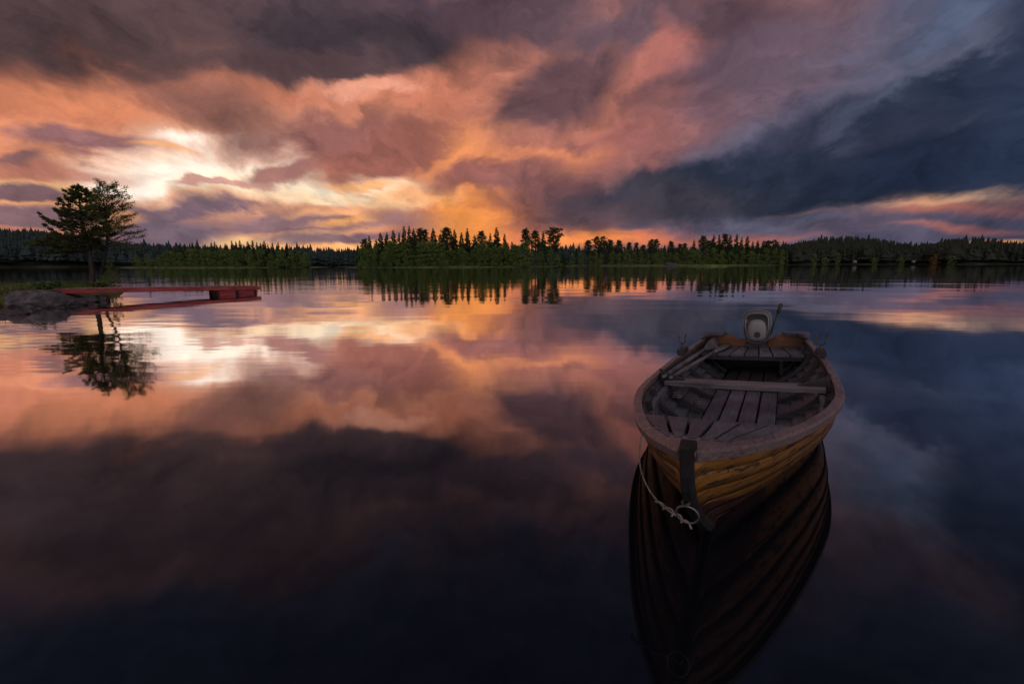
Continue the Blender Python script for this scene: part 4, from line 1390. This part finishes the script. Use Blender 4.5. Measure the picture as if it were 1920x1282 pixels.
# ------------------------------------------------------------------ things lying in or hanging on the boat
def boat_thing(name, label, cat, group=None):
    t = empty(name, boat.location, boat.rotation_euler)
    return tag(t, label, cat, group)
def oar(h, e, label, blade_roll):
    t = boat_thing("oar", label, "oar", "oars in the boat")
    d = (e - h); L = d.length; d.normalize()
    b = MB(); b.tube([h, h + d * .03, h + d * .14], [.013, .017, .016], 8); b.build("handle", M_oar, t, smooth=True)
    b = MB(); b.tube([h + d * .14, h + d * .16, h + d * (L * .5), h + d * (L * .72)], [.016, .018, .017, .015], 9); b.build("shaft", M_oar, t, smooth=True)
    b = MB(); b.tube([h + d * .40, h + d * .41, h + d * .55, h + d * .56], [.0185, .0205, .0205, .0185], 9); b.build("collar", M_cross, t, smooth=True)
    s = d.cross(Vector((0, 0, 1))).normalized()
    s = (Matrix.Rotation(blade_roll, 3, d) @ s); n_ = s.cross(d)
    b = MB(); rings = []
    for f, w_, th in ((.70, .018, .018), (.76, .032, .014), (.84, .052, .008), (.94, .058, .006), (1.0, .050, .005)):
        c = h + d * (L * f)
        rings.append([c + s * w_ * math.cos(a) + n_ * th * math.sin(a) for a in (2 * math.pi * k / 10 for k in range(10))])
    b.loft(rings); b.build("blade", M_oar, t, smooth=True)
oar(blocal(1243, 707, .365), blocal(1345, 639, .385), "grey wooden oar lying nearer the left gunwale of the boat", R(60))
oar(blocal(1256, 709, .350), blocal(1364, 645, .330), "grey wooden oar with its blade flat on the stern seat", R(4))

M_rope = ramp_mat("pale_rope", (.12, .095, .09), (.25, .20, .19), 60, .9, .002)
def spline(pts, n=10):
    out = []
    P_ = [pts[0]] + pts + [pts[-1]]
    for i in range(1, len(P_) - 2):
        p0, p1, p2, p3 = P_[i - 1:i + 3]
        for k in range(n):
            t = k / n
            out.append(0.5 * ((2 * p1) + (p2 - p0) * t + (2 * p0 - 5 * p1 + 4 * p2 - p3) * t * t + (3 * p1 - p0 - 3 * p2 + p3) * t ** 3))
    return out + [pts[-1]]
rp = [blocal(1246, 812, .48), blocal(1240, 806, .50), blocal(1229, 802, .53), blocal(1215, 804, .55), blocal(1203, 818, .51)]
end = rc + Vector((.041, .0, -.012))
st = rp[-1]
for f, px, py in ((.22, 1199, 850), (.45, 1202, 882), (.68, 1216, 916), (.88, 1240, 946)):
    d0 = BMI @ Vector((0, 0, CAM_H)); dv = (BMI.to_3x3() @ ray(px, py)).normalized()
    target = st.lerp(end, f)
    rp.append(d0 + dv * ((target - d0).dot(dv)))
rp.append(end)
t = boat_thing("mooring_rope", "pale mooring rope looped over the bow gunwale down to the iron ring", "rope")
b = MB(); b.tube(spline(rp), .0034, 7); b.build("line", M_rope, t, smooth=True)
b = MB()
kd = (end - rp[-2]).normalized()
kn = [end - kd * .085 + kd * .012 * k + Vector((.009 * math.cos(k * 1.9), .009 * math.sin(k * 2.3), .009 * math.sin(k * 1.9))) for k in range(14)]
b.tube(spline(kn, 4), .0042, 6); b.build("knot", M_rope, t, smooth=True)

def coil(px, py, z, r0, label, seed):
    rr_ = random.Random(seed)
    c = blocal(px, py, z)
    pts = [c + Vector(((r0 * (1 - .05 * k * .3) + rr_.uniform(-.008, .008)) * math.cos(k * .62), r0 * .62 * math.sin(k * .62) + rr_.uniform(-.008, .008), .006 + .0018 * k + rr_.uniform(-.003, .003))) for k in range(24)]
    t = boat_thing("rope_coil", label, "rope")
    b = MB(); b.tube(spline(pts, 4), .005, 6); b.build("strand", M_rope, t, smooth=True)
coil(1311, 757, .13, .045, "small pale coil of cord beside the left edge of the floorboards", 4)
coil(1271, 746, .19, .035, "small dark coil of cord on the left inner planks", 5)

# ------------------------------------------------------------------ outboard motor clamped to the transom
M_cowl = metal("grey_cowl", (.055, .053, .055), .22, .0)
_t = M_cowl.node_tree; _p = next(n for n in _t.nodes if n.type == 'BSDF_PRINCIPLED')
_p.inputs['Coat Weight'].default_value = .6; _p.inputs['Coat Roughness'].default_value = .08
M_panel = metal("pale_panel", (.20, .185, .18), .45, .0)
M_trim = metal("bright_trim", (.26, .24, .23), .3, .9)
M_rubber = metal("black_rubber", (.015, .015, .016), .55, .0)
mot = boat_thing("outboard_motor", "small grey outboard motor clamped to the stern of the boat", "outboard motor")
MC = Vector((-.040, 0, .545)); HWm, HHm = .138, .184
def rr_ring(y, sc, dz=0.0, flat=1.0, n=40):
    out = []
    for k in range(n):
        a = 2 * math.pi * k / n
        ca, sa = math.cos(a), math.sin(a)
        ex = 2 / 3.4
        x = math.copysign(abs(ca) ** ex, ca); z = math.copysign(abs(sa) ** ex, sa)
        taper = 1.0 + .10 * z
        out.append(MC + Vector((x * HWm * taper * sc, y, z * HHm * sc * flat + dz)))
    return out
b = MB()
b.loft([rr_ring(.145, .70), rr_ring(.160, .80), rr_ring(.165, .86), rr_ring(.158, .93), rr_ring(.135, .985), rr_ring(.09, 1.0), rr_ring(-.06, .98), rr_ring(-.14, .90), rr_ring(-.19, .74), rr_ring(-.21, .5)])
cowl = b.build("cowl", M_cowl, mot, smooth=True)
b = MB(); b.tube(rr_ring(.160, .80) + rr_ring(.160, .80)[:1], .006, 6, caps=False); b.build("trim", M_trim, mot, smooth=True)
b = MB(); b.tube([v for v in rr_ring(.140, .985)] + [rr_ring(.140, .985)[0]], .004, 6, caps=False); b.build("trim", M_trim, mot, smooth=True)
b = MB(); rings = []
for y, sc in ((.135, 1.0), (.155, .985), (.172, .93), (.186, .80), (.194, .60), (.198, .3), (.199, .02)):
    rings.append([MC + Vector((sc * .098 * math.copysign(abs(math.cos(a)) ** .75, math.cos(a)), y, -.045 + sc * (.128 if math.sin(a) > 0 else .122) * math.copysign(abs(math.sin(a)) ** .8, math.sin(a)))) for a in (2 * math.pi * k / 32 for k in range(32))])
b.loft(rings)
b.build("front_panel", M_panel, mot, smooth=True)
b = MB()
kc = MC + Vector((-.005, .196, -.082))
b.tube([kc + Vector((.024 * math.cos(a), .004, .024 * math.sin(a))) for a in (2 * math.pi * k / 20 for k in range(21))], .008, 7, caps=False)
b.tube([kc + Vector((0, -.01, 0)), kc + Vector((0, .02, 0))], [.012, .010], 10)
b.build("starter_knob", M_rubber, mot, smooth=True)
b = MB()
b.box(MC + Vector((0, .03, -.205)), (.22, .20, .06), ch=.015)
b.box(MC + Vector((0, -.10, -.30)), (.09, .10, .50), ch=.02)
b.box(MC + Vector((0, -.12, -.62)), (.05, .16, .30), ch=.02)
b.build("lower_unit", M_rubber, mot)
b = MB()
for x in (-.07, .07):
    b.box(MC + Vector((x, .045, -.20)), (.035, .06, .14), ch=.008)
    b.tube([MC + Vector((x, .04, -.225)), MC + Vector((x, .13, -.228))], .009, 8)
    b.tube([MC + Vector((x - .03, .13, -.235)), MC + Vector((x + .03, .13, -.222))], .006, 6)
b.build("clamp", M_iron, mot)
b = MB()
h0 = MC + Vector((-.125, .10, -.10)); 
o_ = BMI @ Vector((0, 0, CAM_H)); d_ = (BMI.to_3x3() @ ray(1465, 569)); tt = (.06 - o_.y) / d_.y
h1 = o_ + d_ * tt
b.tube([h0, h0.lerp(h1, .3), h0.lerp(h1, .72)], [.012, .010, .009], 8)
til = b.build("tiller", M_rubber, mot, smooth=True)
b = MB(); b.tube([h0.lerp(h1, .70), h0.lerp(h1, .73), h0.lerp(h1, .97), h1], [.012, .019, .020, .013], 9); b.build("grip", M_rubber, til, smooth=True)
